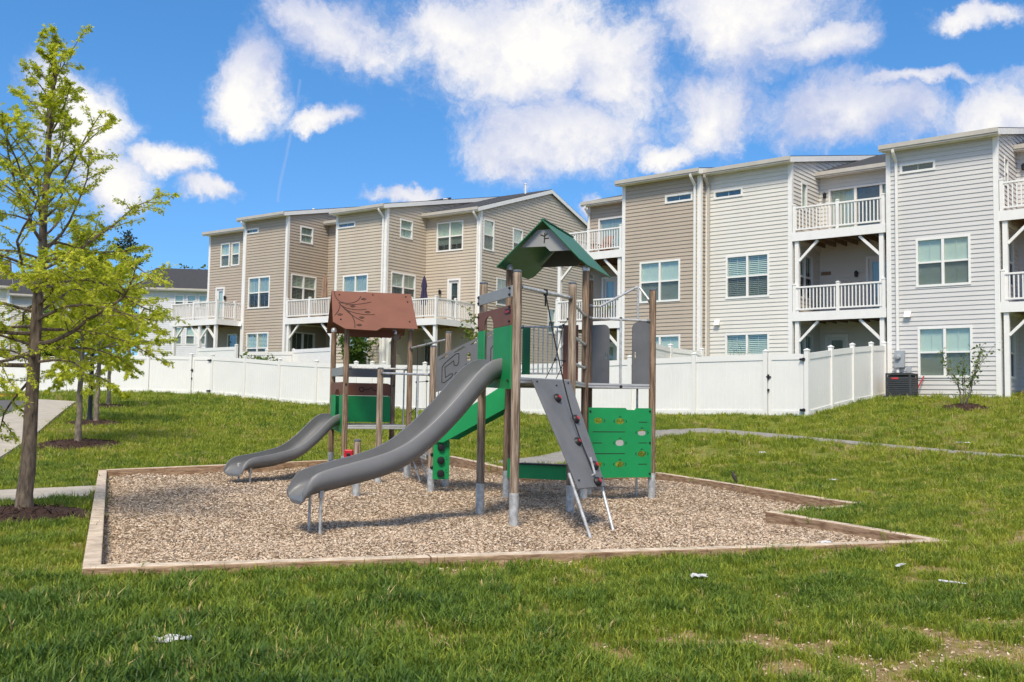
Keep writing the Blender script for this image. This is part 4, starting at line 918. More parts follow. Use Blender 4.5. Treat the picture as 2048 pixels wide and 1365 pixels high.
# ------------------------------------------------------------------ vinyl fences
def fence(name, label, pts, gates=(), hgt=1.83, group=None, zf=None, end_posts=(True, True)):
    """white vinyl fence through the given post positions: posts with caps, rails, tongued board panels, gates"""
    pts = [Vector((p[0], p[1], 0)) for p in pts]; zf = zf or tz; zs = [zf(p.x, p.y) - .03 for p in pts]
    c = sum(pts, Vector()) / len(pts); root = thing(name, (c.x, c.y, min(zs)), label, 'fence', group)
    for i, (p, z) in enumerate(zip(pts, zs)):
        if (i == 0 and not end_posts[0]) or (i == len(pts) - 1 and not end_posts[1]): continue
        q = pts[min(i + 1, len(pts) - 1)] - pts[max(i - 1, 0)]; a = math.atan2(q.y, q.x); s = .064
        m = MB(); m.box((-s, -s, -.3), (s, s, hgt + .08)); po = inst('post', m.mesh('post', 'white_vinyl'), Matrix.Translation((p.x, p.y, z)) @ Matrix.Rotation(a, 4, 'Z'), root)
        m = MB(); e = s + .012; m.add([(-e, -e, hgt + .08), (e, -e, hgt + .08), (e, e, hgt + .08), (-e, e, hgt + .08), (-e, -e, hgt + .105), (e, -e, hgt + .105), (e, e, hgt + .105), (-e, e, hgt + .105), (0, 0, hgt + .15)],
                                      [(3, 2, 1, 0), (0, 1, 5, 4), (1, 2, 6, 5), (2, 3, 7, 6), (3, 0, 4, 7), (4, 5, 8), (5, 6, 8), (6, 7, 8), (7, 4, 8)])
        link('post_cap', m.mesh('post_cap', 'white_vinyl'), po)
    for i in range(len(pts) - 1):
        A, B_ = pts[i], pts[i + 1]; d = (B_ - A); ln = d.length; d.normalize(); nrm = Vector((d.y, -d.x, 0)); z0, z1 = zs[i], zs[i + 1]; gate = i in gates
        if nrm.y > 0: nrm = -nrm
        def P(s, o, h): t = s / ln; return A + d * s + nrm * o + Vector((0, 0, z0 + (z1 - z0) * t + h))
        s0, s1 = .07, ln - .07
        par = root
        if gate:
            s0, s1 = .09, ln - .09
        def bar(s0, s1, h0, h1, o):
            m = MB(); m.hexa([P(s0, -o, h0), P(s1, -o, h0), P(s1, o, h0), P(s0, o, h0), P(s0, -o, h1), P(s1, -o, h1), P(s1, o, h1), P(s0, o, h1)]); return m
        if gate:
            par = bar(s0, s0 + .1, .05, hgt - .02, .03).build('gate', 'white_vinyl', root); bar(s1 - .1, s1, .05, hgt - .02, .03).build('gate_stile', 'white_vinyl', par)
            s0 += .1; s1 -= .1
        bar(s0, s1, hgt - .17, hgt, .03).build('top_rail', 'white_vinyl', par); bar(s0, s1, .05, .2, .03).build('bottom_rail', 'white_vinyl', par)
        m = MB(); n = max(2, round((s1 - s0) / .152)); prof = []
        for k in range(n):
            a = s0 + (s1 - s0) * k / n; b = s0 + (s1 - s0) * (k + 1) / n; prof += [(a, .004), (a + .005, .011), (b - .005, .011), (b, .004)]
        for sg in (1, -1):
            b0 = len(m.v)
            for (s, o) in prof: m.v += [P(s, o * sg, .19), P(s, o * sg, hgt - .16)]
            for k in range(len(prof) - 1): m.f.append((b0 + 2 * k, b0 + 2 * k + 2, b0 + 2 * k + 3, b0 + 2 * k + 1)); m.m.append(0)
        m.build('panel', 'white_vinyl', par, fix=False)
        if gate:
            hs = gates[i]
            for hh in (.22, hgt - .17):
                s = (ln - .07) if hs > 0 else .07; m = MB(); c = P(s, .05, hh); m.tube([c - d * .02 + nrm * .03, c + d * .02 * 1 + nrm * .03 - d * .13 * hs], .035, 10); m.lathe(c + nrm * .0, [(.05, 0), (.05, .05)], 10, axis=nrm); m.build('hinge', 'black_metal', par)
            s = .1 if hs > 0 else ln - .1
            m = MB(); c = P(s, .05, 1.1); m.beam(c, c + Vector((0, 0, .14)), .05, .05); m.beam(c + Vector((0, 0, .07)) - d * .06, c + Vector((0, 0, .07)) + d * .08, .04, .04); m.beam(P(s, .05, .75), P(s, .05, .82), .05, .05); m.build('latch', 'black_metal', par)
    return root
def run(a, b, n): return [a.lerp(b, i / n) for i in range(n + 1)]
lpts = [FL0 + UL * 2.35 * k for k in range(int((FMEET - FL0).length / 2.35) + 1)] + [FMEET]
fence('vinyl_fence', 'long white vinyl fence behind the small play tower, from the left gate to the centre', lpts)
gl = FL0 + Vector((-.97, .25, 0)) * 1.15
fence('vinyl_fence', 'white vinyl fence with a gate behind the young trees on the left', [FL0, gl] + [gl + Vector((-.97, .25, 0)) * 2.3 * k for k in range(1, 6)], gates={0: -1}, end_posts=(False, True))
ga = FRC - UR * 1.25
rp = [FMEET] + [ga - UR * 2.35 * k for k in range(int((ga - FMEET).length / 2.35), 0, -1)] + [ga, FRC]
fence('vinyl_fence', 'white vinyl fence with a gate behind the climbing plate and green panel', rp, gates={len(rp) - 2: 1}, end_posts=(False, True))
hc = FR.p(-.12, .02, 0)
fence('vinyl_fence', 'white vinyl fence of short panels climbing from the gate corner to the grey house', [FRC + (hc - FRC) * t for t in (0, .27, .54, .80, 1)], end_posts=(False, True))
zin = lambda x, y: tz(x, y) + .12
a, b = AT(396, 690, 51.5), AT(473, 690, 49.0); fence('vinyl_fence', 'short pale fence panel under the wide left deck', [a, b], zf=lambda x, y: HZ(430, 694, 50) - 1.83)
a, b = AT(478, 700, 45.2), AT(587, 700, 46.5); fence('vinyl_fence', 'pale divider fence between the two left yards, sloping up towards the house', run(a, b, 2), zf=lambda x, y: HZ(535, 704, 45.0) - 1.83 + (y - 45) * .09, end_posts=(False, True))
a, b = AT(587, 700, 46.5), AT(664, 700, 43.8); fence('vinyl_fence', 'pale inner fence panel under the small beige deck', [a, b], zf=lambda x, y: HZ(620, 696, 45.0) - 1.83, end_posts=(False, True))
a, b = AT(1300, 700, 33.2), AT(1341, 700, 34.8); c = AT(1404, 700, 36.0); fence('vinyl_fence', 'inner white fence top in front of the tan house ground floor window', [a, b, c], zf=lambda x, y: HZ(1341, 694, 34.8) - 1.83 - (y - 34.8) * .05)

# ------------------------------------------------------------------ play structure
def playset():
    S = thing('play_structure', (0, 15, 0), 'wooden post play structure with grey slides, green and brown panels and two roofed towers', 'play structure')
    Z3 = Vector((0, 0, 1))
    def V(p, z): return Vector((p.x, p.y, z))
    def base(px, py): q = ATZ(px, py, 0); return Vector((q.x, q.y, 0))
    p1 = base(1027, 1053); p2 = base(959.5, 1027); p3 = base(1140, 1031); p7 = base(1303, 997); p8 = base(861, 987); p8b = base(891, 975)
    a = base(1012, 992); b = base(1167, 1000)
    e1 = (b - a).normalized(); e2 = Vector((-e1.y, e1.x, 0)); sq = (b - a).length
    sk = Vector((.17, 1.22, 0)); d = a + sk; c = b + sk
    q2 = Vector((-3.36, 19.3, 0)); q4 = Vector((-2.10, 19.62, 0)); f1 = (q4 - q2).normalized(); f2 = Vector((-f1.y, f1.x, 0)); q1 = q2 + Vector((-.50, 1.25, 0)); q3 = q4 + Vector((-.50, 1.25, 0))
    q5 = base(755.5, 971); q7 = base(712, 993); q6 = base(813, 957)
    PR = .058
    def post(p, ztop, m='wood_post', foot=.42, cap=True, r=PR):
        lean = Vector((random.uniform(-.012, .012), random.uniform(-.01, .01), 0))
        w = MB(); n = 14
        pr = [(r, foot), (r * 1.0, foot + .3), (r * .99, ztop - .06), (r * .96, ztop - .015), (r * .8, ztop)]
        w.lathe(p, pr, n); o = w.build('post', m, S, auto=40)
        w = MB(); w.lathe(p, [(r + .003, -.15), (r + .003, foot - .004), (r - .008, foot + .004)], n)
        for k in range(2): w.lathe(p + Vector((-.3, -.95, 0)).normalized() * (r + .001) + Z3 * (foot - .07 - k * .1), [(.012, 0), (.012, .008)], 6, axis=Vector((-.3, -.95, 0)))
        w.build('steel_foot', 'steel', o, auto=40)
        if cap == 'steel':
            w = MB(); w.lathe(p, [(r + .004, ztop - .01), (r + .006, ztop + .04), (r * .85, ztop + .075), (r * .4, ztop + .09)], n); w.build('post_cap', 'steel', o, auto=50)
        elif cap:
            w = MB(); w.lathe(p, [(r * 1.03, ztop - .004), (r * 1.03, ztop + .012), (r * .7, ztop + .024)], n); w.build('post_cap', 'steel_dark', o, auto=50)
        return o
    zt = lambda px, py, q: HZ(px, py, q.y)
    Z1 = zt(1034, 544, p1); Zr = zt(1021, 530, a)
    post(p1, Z1, 'wood_post_grey'); post(p2, zt(968, 568, p2), 'wood_post_grey'); post(p3, zt(1145, 568, p3), 'wood_post_grey')
    for q in (a, d): post(q, Zr - .08, 'wood_post', cap='steel')
    for q in (b, c): post(q, Zr - .14, 'wood_post', cap='steel')
    post(p7, zt(1304, 581, p7), 'wood_post'); post(p8, zt(869, 694, p8), 'wood_post_grey'); post(p8b, zt(899, 666, p8b), 'wood_post_grey')
    Zr2 = zt(697, 656, q2)
    for q in (q1, q2, q3, q4): post(q, Zr2, 'wood_post', cap='steel')
    post(q5, zt(760, 738, q5), 'wood_post_grey'); post(q7, zt(714, 882, q7), 'wood_post_grey', foot=.36); post(q6, .62, 'wood_post_grey', foot=.42)
    DK = zt(1090, 757, (p1 + p3) / 2)                     # deck height, top of its edge
    def bolt(P, n, r=.018):
        m = MB(); m.lathe(P, [(r, -.005), (r, .012), (r * .6, .02)], 8, axis=n); m.build('bolt', 'rubber', S)
    def deck(name, poly, z, t=.035):
        m = MB(); n = len(poly); area = sum(poly[i].x * poly[(i + 1) % n].y - poly[(i + 1) % n].x * poly[i].y for i in range(n)); pl = poly if area > 0 else poly[::-1]
        m.plate((0, 0, z - t / 2), (1, 0, 0), (0, 1, 0), [(q.x, q.y) for q in pl], t=t); return m.build(name, 'panel_grey', S)
    def edge(A, B, z, h=.085, par=None, mt='aluminium'):
        m = MB(); t = (B - A).normalized(); A = A + t * PR; B = B - t * PR
        m.beam(V(A, z - .02), V(B, z - .02), .03, .035); m.beam(V(A, z - .062), V(B, z - .062), .042, .034); return m.build('deck_edge', mt, S, bevel=.004)
    deck('deck', [p1, p3, b, c, d, a, p2], DK - .01); deck('deck', [b, p7, c], DK - .012)
    for A, B in ((p1, p3), (p3, b), (b, p7), (p7, c), (c, d), (d, a), (a, p2)): edge(A, B, DK)
    def pipe(pts, r=.021, name='rail', mt='steel', knobs=True, bend=None):
        m = MB(); m.tube(pts, r, 10); o = m.build(name, mt, S, auto=50)
        if knobs:
            for A, B in ((pts[0], pts[1]), (pts[-1], pts[-2])):
                m = MB(); A = Vector(A); ax = (Vector(B) - A).normalized(); m.lathe(A, [(.034, 0), (.034, .03), (.026, .055)], 10, axis=ax); m.build('rail_socket', 'steel_dark', o, auto=40)
        return o
    def between(A, B, zA, zB, **k):
        t = (B - A).normalized() * PR; return pipe([V(A + t, zA), V(B - t, zB)], **k)
    def panel(A, B, outer, mt, holes=(), t=.018, name='panel', shift=0.0, par=None, fit=True):
        """upright sheet between two posts; outline in metres along A->B and up"""
        X = (B - A).normalized(); O = Vector((A.x, A.y, 0)) + Vector((X.y, -X.x, 0)) * shift
        m = MB(); m.plate(O, X, Z3, outer, holes, t); return m.build(name, mt, par or S, bevel=.003), O, X
    def stad(cx, cy, w, h, n=5):
        r = h / 2; o = []
        for k in range(n + 1): t = -math.pi / 2 + math.pi * k / n; o.append((cx + w / 2 - r + r * math.cos(t), cy + r * math.sin(t)))
        for k in range(n + 1): t = math.pi / 2 + math.pi * k / n; o.append((cx - w / 2 + r + r * math.cos(t), cy + r * math.sin(t)))
        return o
    # ---- slide-side face p2-p1: light grey board, brown board with badge, green entry sheet with arch
    L12 = (p1 - p2).length; g = PR * .9
    lo, hi = g, L12 - g; zb = zt(968, 613, p2); zT = zt(968, 593, p2)
    face = -PR - .012
    panel(p2, p1, [(lo - .08, zb), (hi + .06, zb), (hi + .06, zT), (lo - .08, zT)], 'panel_light_grey', shift=PR + .01)
    zb1, zb2 = zt(968, 664, p2), zt(968, 628, p2)
    ax0 = lo + .23; ax1 = lo + .64
    arch = [(ax0, DK + .02), (ax1, DK + .02)] + [((ax0 + ax1) / 2 + (ax1 - ax0) / 2 * math.cos(t), zb1 + .02 + .16 * math.sin(t)) for t in np.linspace(0, math.pi, 10)]
    outer = [(lo - .07, zb1)] + [(ax0, zb1)] + [p for p in arch[2:][::-1] if p[1] >= zb1] + [(ax1, zb1), (hi + .05, zb1), (hi + .05, zb2), (lo - .07, zb2)]
    o, O, X = panel(p2, p1, outer, 'panel_brown', shift=PR + .011)
    m = MB(); m.plate(O + X * (hi - .17), X, Z3, [(0, zb2 - .11), (.20, zb2 - .11), (.22, zb2 - .075), (.20, zb2 - .04), (0, zb2 - .04), (-.02, zb2 - .075)], t=.026); bd = m.build('badge', 'rubber', o)
    m = MB(); m.plate(O + X * (hi - .17), X, Z3, [(.01, zb2 - .092), (.14, zb2 - .092), (.165, zb2 - .065), (.14, zb2 - .062), (.01, zb2 - .062)], t=.03); m.build('badge_print', 'red_plastic', bd)
    outer = [(lo - .05, DK - .12), (hi + .05, DK - .16), (hi + .05, zb1 - .004), (ax1, zb1 - .004), (ax1, DK + .04), (ax0, DK + .04), (ax0, zb1 - .004), (lo - .05, zb1 - .004)]
    panel(p2, p1, outer, 'panel_green', shift=PR + .01)
    for (u, z) in ((lo - .02, zb1 + .05), (lo - .02, zb2 - .06), (hi, zb2 - .02), (hi, zb1 + .05), (lo - .02, zT - .03), (lo - .02, zb + .03), (hi, zT - .03), (hi, zb + .03), (hi - .02, DK - .05)): bolt(O + X * u + Z3 * z + Vector((X.y, -X.x, 0)) * .012, Vector((X.y, -X.x, 0)))
    # ---- climbing side p1-p3: top bar, rope, plate with holds, legs
    ZB = zt(1034, 573, p1); between(p1, p3, ZB, ZB - .01, r=.024)
    X = (p3 - p1).normalized(); nO = Vector((X.y, -X.x, 0))
    if nO.x < 0: nO = -nO
    TL = p1 + X * .27; TR = p1 + X * (L13 - .18 if (L13 := (p3 - p1).length) else 0); B1 = base(1194, 1066); B2 = base(1240, 1060)
    TL = V(TL + nO * .07, DK - .02); TR = V(TR + nO * .07, DK - .02); k = .73; BL = TL.lerp(B1, k); BR = TR.lerp(B2, k)
    nn = (TR - TL).cross(BL - TL).normalized()
    if nn.z < 0: nn = -nn
    m = MB(); t = nn * .011
    m.hexa([TL - t, BL - t, BR - t, TR - t, TL + t, BL + t, BR + t, TR + t]); cp = m.build('climbing_plate', 'panel_grey', S, bevel=.006)
    for (u, v) in ((.42, .19), (.72, .39), (.52, .60), (.80, .82), (.70, .96)):
        P = TL.lerp(BL, v).lerp(TR.lerp(BR, v), u) + nn * .011; m = MB(); m.lathe(P, [(.058, 0), (.066, .02), (.05, .05), (.026, .062)], 9, axis=nn); ho = m.build('hand_hold', 'rubber', cp, auto=40)
        m = MB(); m.lathe(P + nn * .05, [(.03, 0), (.026, .016), (.01, .02)], 8, axis=nn); m.build('hold_cap', 'red_plastic', ho)
    for (u, v) in ((.08, .03), (.9, .03), (.1, .93), (.93, .93), (.55, .06)): bolt(TL.lerp(BL, v).lerp(TR.lerp(BR, v), u) + nn * .011, nn, .012)
    for (T, B) in ((TL, B1), (TR, B2)):
        m = MB(); m.tube([T.lerp(B, .62) - nn * .035, B - Z3 * .2 - nn * .035], .021, 10); m.build('leg', 'steel', S, auto=50)
    r0 = V(p1.lerp(p3, .49), ZB - .02); r1 = TL.lerp(BL, .9).lerp(TR.lerp(BR, .9), .62) + nn * .06
    m = MB(); m.tube([r0 + (r1 - r0) * t - Z3 * .30 * math.sin(math.pi * t) for t in np.linspace(0, 1, 14)], .0095, 7); ro = m.build('climbing_rope', 'rope', S, auto=60)
    m = MB(); m.tube([r0 + Z3 * .055, r0 - Z3 * .03], .03, 10); m.tube([r0 - Z3 * .03, r0 - Z3 * .17], .013, 8); m.build('rope_clamp', 'rubber', ro); m = MB(); m.tube([r1, r1 - nn * .06], .014, 8); m.tube([r1 + (r0 - r1).normalized() * .22, r1], .015, 8); m.build('rope_end', 'steel', ro)
    # ---- side p3-b: three rails; back d-c: barred guard, green slab, brown sheet
    for z in (zt(1152, 606, p3), zt(1152, 672, p3), zt(1152, 726, p3)): between(p3, b, z, z, r=.022)
    zg1, zg0 = zt(1085, 655, d), zt(1085, 748, d); Ld = (c - d).length; Xd = (c - d).normalized(); u1 = Ld * .62
    pipe([V(d + Xd * PR, zg1), V(d + Xd * u1, zg1 - .01)], r=.018); pipe([V(d + Xd * PR, zg0), V(d + Xd * u1, zg0)], r=.018, knobs=False)
    for i in range(7):
        u = .30 + (u1 - .30) * i / 6; m = MB(); m.tube([V(d + Xd * u, zg0), V(d + Xd * u, zg1)], .0115, 8); m.build('guard_bar', 'steel', S, auto=50)
    panel(d, c, [(.09, zg0 - .02), (.24, zg0 - .02), (.24, zg1 - .02), (.09, zg1 - .02)], 'panel_dark_green', shift=.02)
    panel(d, c, [(Ld - .48, DK + .02), (Ld - .2, DK + .02), (Ld - .2, zg1 + .02), (Ld - .48, zg1 + .02)], 'panel_brown', shift=.02)
    # net behind the climbing side
    def ropes(segs, r=.0065, knots=True, red=()):
        m = MB()
        for s_ in segs: m.tube([Vector(p) for p in s_], r, 6)
        o = m.build('rope_net', 'rope', S)
        pts = {tuple(round(x, 3) for x in p) for s_ in segs for p in s_}
        for k_, p in enumerate(sorted(pts)):
            m = MB(); m.lathe(Vector(p) - Z3 * .02, [(.012, 0), (.024, .01), (.024, .03), (.012, .04)], 8); m.build('rope_knot', 'red_plastic' if k_ in red else 'rubber', o)
        return o
    n0 = V(b.lerp(p3, .75), DK + .1); n1 = V(a.lerp(b, .72), DK + .95)
    ropes([[n1, V(a.lerp(b, .62), DK + .38), V(a.lerp(b, .48), DK + .02)], [n1, V(a.lerp(b, .74), DK + .36), V(a.lerp(b, .62), DK + .02)], [V(a.lerp(b, .62), DK + .38), V(a.lerp(b, .74), DK + .36)], [V(a.lerp(b, .60), DK - .02), V(a.lerp(b, .66), DK - .4), V(a.lerp(b, .78), DK - .62)], [n1, V(a.lerp(b, .78), DK + 1.05)]])
    ropes([[V(a.lerp(d, .3), DK + .85), V(a.lerp(d, .25), DK + .3), V(a.lerp(d, .1), DK + .05)], [V(a.lerp(d, .45), DK + .85), V(a.lerp(d, .4), DK + .28), V(a.lerp(d, .55), DK + .04)], [V(a.lerp(d, .25), DK + .3), V(a.lerp(d, .4), DK + .28)]])
    pipe([V(a + e2 * PR, DK + .92), V(d - e2 * PR, DK + .92)], r=.022)
    # ---- right bay b-p7-c
    zr = zt(1210, 637, b); between(b, p7, zr, zr - .0, r=.022)
    bl = (p7 - b).normalized(); mid = b + bl * ((p7 - b).length * .52)
    pipe([V(mid, zr + .03), V(mid, DK - .06)], r=.021, name='grab_bar', knobs=False); bolt(V(mid, DK - .05) - Vector((-bl.y, bl.x, 0)) * .02, -Vector((-bl.y, bl.x, 0)), .026); bolt(V(mid, zr + .0) + Z3 * .02, Z3, .024)
    pole = base(1273, 994); za = zt(1275, 573, pole)
    pipe([V(b + bl * PR + e2 * .03, zt(1185, 612, b)), V(b + bl * .24 + e2 * .06, zt(1200, 612, b)), V(pole - bl * .03, za - .02), V(pole + bl * .03, za - .02), V(p7 + Vector((-.03, .05, 0)), zt(1298, 604, p7))], r=.021, name='pole_arm')
    m = MB(); m.tube([V(pole, -.1), V(pole, za)], .019, 10); m.build('fire_pole', 'steel', S, auto=50)
    zp1, zp0 = zt(1290, 645, p7), zt(1290, 771, p7); Lb = (p7 - b).length
    def ear(x0, x1, flip): # tall sheet with one rounded top corner and a slot
        r = .12; o = [(x0, zp0), (x1, zp0)]
        if flip: o += [(x1, zp1 - r)] + [(x1 - r + r * math.cos(t), zp1 - r + r * math.sin(t)) for t in np.linspace(0, math.pi / 2, 6)[1:]] + [(x0, zp1)]
        else: o += [(x1, zp1)] + [(x0 + r - r * math.sin(t), zp1 - r + r * math.cos(t)) for t in np.linspace(0, math.pi / 2, 6)] + [(x0, zp1 - r)]
        return o
    panel(b, p7, ear(Lb - .38, Lb - .055, False), 'panel_grey', holes=[[(p[0], p[1]) for p in stad(0, 0, .10, .035)] and [(Lb - .32 + y_, zp0 + .50 + x_) for x_, y_ in [(q[0], q[1]) for q in stad(0, 0, .11, .035)]]], shift=.0)
    Lc = (p7 - c).length; panel(c, p7, ear(.05, .42, True), 'panel_grey', holes=[[(.36 + y_, zp0 + .50 + x_) for x_, y_ in stad(0, 0, .11, .035)]], shift=.0)
    # ---- green puzzle sheet under the right bay
    zg1, zg0 = zt(1240, 816, p7), zt(1240, 953, p7); sx = (Lb - .0) / 252; H = zg1 - zg0; sy = H / 290
    cx = lambda x: (x - 708) * sx + .0; cy = lambda y: zg1 - (y - 808) * sy
    hc = [(752, 862), (832, 864), (914, 911), (832, 954), (914, 1000), (752, 1043), (832, 1043)]
    outer = [(.04, zg0), (Lb - .05, zg0), (Lb - .05, zg1), (Lb - .33, zg1), (Lb - .36, zg1 - .03), (Lb - .50, zg1 - .03), (Lb - .53, zg1), (.04, zg1)]
    o, O, X = panel(b, p7, outer, 'panel_green', holes=[stad(cx(x), cy(y), .155, .095) for x, y in hc], shift=PR + .01)
    m = MB(); Nf = X.cross(Z3); off = .0105
    for x0, x1, y in ((733, 850, 908), (733, 850, 998), (902, 933, 867), (902, 933, 954), (733, 765, 954), (902, 933, 1043)): m.strip(O, X, Z3, [(cx(x0), cy(y)), (cx(x1), cy(y))], .011, off)
    for x, y in hc:
        X0, Y0 = cx(x), cy(y); e = .012
        m.strip(O, X, Z3, [(X0 + .10, Y0 + .022), (X0 + .12, Y0), (X0 + .10, Y0 - .022)], .008, off)
        if x > 800:
            m.strip(O, X, Z3, [(X0 - .10, Y0 + .022), (X0 - .12, Y0), (X0 - .10, Y0 - .022)], .008, off); m.strip(O, X, Z3, [(X0 - .022, Y0 + .065), (X0, Y0 + .085), (X0 + .022, Y0 + .065)], .008, off)
    m.build('engraved_marks', 'engraving', o, fix=False)
    for u, z in ((.07, zg1 - .06), (.07, zg0 + .06), (Lb - .08, zg1 - .05), (Lb - .08, zg0 + .06), (Lb - .08, (zg0 + zg1) / 2), (.07, (zg0 + zg1) / 2)): bolt(O + X * u + Z3 * z + Nf * .009, Nf)
    # ---- low green seat a-b
    zs1, zs0 = zt(1090, 926, a), zt(1090, 956, a); La = (b - a).length
    panel(a, b, [(.04, zs0), (La - .04, zs0), (La - .04, zs1), (.24, zs1), (.20, zs1 + .06), (.04, zs1 + .07)], 'panel_green', shift=PR + .01)
    m = MB(); nb = Vector((e1.y, -e1.x, 0)); A = a + e1 * .24 + nb * .02; B = b - e1 * .05 + nb * .02; m.beam(V(A, zs1 - .01), V(B, zs1 - .01), .22, .022); m.build('seat', 'rubber', S, bevel=.005)
    # ---- ramp a/d down to p8/p8b with maze sheet
    zA1, zA0 = zt(1010, 768, a), zt(1010, 818, a); zP1, zP0 = zt(876, 861, p8), zt(876, 884, p8); Lr = (a - p8).length
    for A, B, sh in ((p8, a, PR + .01), (p8b, d, -.02)):
        ln = (B - A).length; panel(A, B, [(.03, zP0), (.22, zP0 - .005), (ln - .03, zA0), (ln - .03, zA1), (.03, zP1)], 'panel_green', shift=sh)
    zm = [zt(876, 785, p8), zt(876, 716, p8), zt(957, 673, a), zt(957, 763, a)]; f_ = .62
    mz = [(.05, zm[0]), (Lr - .04, zm[0] + (zm[3] - zm[0]) / f_), (Lr - .04, zm[1] + (zm[2] - zm[1]) / f_), (.05, zm[1])]
    def top(u): return zm[1] + (zm[2] - zm[1]) / f_ * (u - .05) / (Lr - .09)
    slots = []
    for u0_, u1_ in ((.10, .27), (.36, .55), (.64, .84), (.93, 1.12)):
        slots.append([(u0_, top(u0_) - .075), (u1_, top(u1_) - .075), (u1_ - .02, top(u1_) - .045), (u0_ + .02, top(u0_) - .045)])
    slots.append([(.62 + y_, top(.62) - .26 + x_) for x_, y_ in stad(0, 0, .15, .07)])
    o, O, X = panel(p8, a, mz, 'panel_grey', holes=slots, shift=.0); m = MB()
    bz = lambda u, v: (u, top(u) - v)
    m.strip(O, X, Z3, [bz(.45, .27), bz(.45, .12), bz(.40, .10), bz(.20, .17), bz(.16, .22), bz(.16, .47), bz(.20, .50), bz(.33, .46), bz(.35, .42), bz(.32, .40), bz(.22, .42), bz(.21, .24), bz(.36, .20), bz(.37, .28), bz(.42, .31), bz(.45, .27)], .012, .0105)
    m.strip(O, X, Z3, [bz(.62, .40), bz(.58, .36), bz(.52, .40), bz(.50, .50)], .012, .0105); m.strip(O, X, Z3, [bz(.44, .44), bz(.40, .42), bz(.38, .46), bz(.40, .50)], .012, .0105)
    m.strip(O, X, Z3, [bz(1.0, .55), bz(1.0, .3), bz(1.1, .22), bz(1.2, .3)], .012, .0105)
    m.build('engraved_maze', 'engraving', o, fix=False)
    mt_ = MB(); q0, q1_ = V(p8.lerp(p8b, .08), zP1 - .02), V(p8.lerp(p8b, .92), zP1 - .02); q2_, q3_ = V(d.lerp(a, .08), DK - .03), V(d.lerp(a, .92), DK - .03)
    mt_.hexa([q0 - Z3 * .03, q1_ - Z3 * .03, q2_ - Z3 * .03, q3_ - Z3 * .03, q0, q1_, q2_, q3_]); mt_.build('ramp_board', 'panel_grey', S)
    # dial sheet at the foot of the ramp
    o, O, X = panel(p8, p8 + Vector((.95, .25, 0)), [(.02, .24), (.27, .24), (.30, .27), (.30, zP0 - .0), (.27, zP0 + .03), (.02, zP0 + .03)], 'panel_green', shift=PR + .012)
    X2 = X; Nf = X.cross(Z3)
    for z in (zP0 - .09, zP0 - .31, zP0 - .53):
        m = MB(); m.lathe(O + X * .15 + Z3 * z + Nf * .009, [(.062, 0), (.066, .02), (.058, .045), (.03, .052)], 10, axis=Nf); dl = m.build('dial', 'rubber', o, auto=30)
        m = MB(); m.strip(O, X, Z3, [(.235, z + .05), (.25, z + .06)], .008, .0105); m.strip(O, X, Z3, [(.24, z + .015), (.265, z + .015)], .008, .0105); m.build('dial_mark', 'engraving', o, fix=False)
        for s in (1,): bolt(V(p8, z + .1) + Nf * (PR + .0), Nf, .03)
    # ---- lower step platform between q4, q5, p8, p8b
    zl = zt(835, 911, p8); pl = [q6 + Vector((-.05, 0, 0)), p8 + Vector((-.08, .02, 0)), p8b, q4 + Vector((.2, -.3, 0))]
    deck('step_deck', pl, zl); edge(pl[0], pl[1], zl, mt='aluminium')
    panel(q6, p8b, [(.06, zl + .03), (.42, zl + .03), (.42, zl + .17), (.06, zl + .17)], 'panel_grey')
    for dx in (0, .16):
        m = MB(); A = V(q6.lerp(p8, .25) + Vector((dx, -.02, 0)), zl - .05); m.tube([A, A + Vector((.03, -.03, -.2)), A + Vector((.12, -.1, -.42)), A + Vector((.2, -.2, -zl))], .014, 8); m.build('step_leg', 'steel', S, auto=50)
    between(q5, p8, zt(768, 747, q5), zt(861, 750, p8), r=.021); zc = zt(819, 697, q4); zd = zt(891, 679, p8b); between(q4, p8b, zc, zd, r=.021)
    tops = [V(q4.lerp(p8b, t), zc + (zd - zc) * t) for t in (.22, .48, .78)]
    lo_ = [V(q4.lerp(p8b, t), .75 + .0 * t) for t in (.2, .5, .8)]
    md1 = [tp.lerp(l, .38) + Vector((0, -.03, 0)) for tp, l in zip(tops, lo_)]; md2 = [tp.lerp(l, .66) + Vector((0, -.05, 0)) for tp, l in zip(tops, lo_)]
    ropes([[tops[i], md1[i], md2[i], lo_[i]] for i in range(3)] + [[V(q4, md2[0].z - .12), md2[0], md2[1], md2[2], V(p8b, md2[2].z + .2)], [md1[0], md1[1], md1[2]]], red=(4, 9))
    m = MB(); gp = Vector((q4.x + .25, q4.y - .8, 0)); m.tube([V(gp, zl - .1), V(gp, zt(827, 747, gp))], .02, 10); m.build('grab_bar', 'steel', S, auto=50)
    gp = Vector((q3.x + .25, q3.y - .05, 0)); m = MB(); m.tube([V(gp, .0), V(gp, zt(799, 740, gp))], .018, 10); m.build('grab_bar', 'steel', S, auto=50)
    # ---- small tower sheets
    D2 = zt(740, 851, q2); deck('deck', [q1, q2, q4, q3], D2)
    for A, B in ((q2, q4), (q1, q3), (q3, q4)): edge(A, B, D2)
    zz = [HZ(720, y, q1.y - .2) for y in (848, 792, 766, 754, 737)]; L13_ = (q3 - q1).length
    o, O, X = panel(q1, q3, [(.04, zz[0] + .03), (L13_ - .04, zz[0] + .03), (L13_ - .04, zz[1] - .05), (L13_ - .08, zz[1]), (.04, zz[1])], 'panel_green', shift=.02)
    o, O, X = panel(q1, q3, [(.04, zz[1] + .004), (L13_ - .10, zz[1] + .004), (L13_ - .03, zz[1] - .03), (L13_ - .03, zz[2] - .04), (L13_ - .12, zz[2]), (.04, zz[2])], 'panel_brown', shift=.02)
    m = MB(); zc_ = (zz[1] + zz[2]) / 2
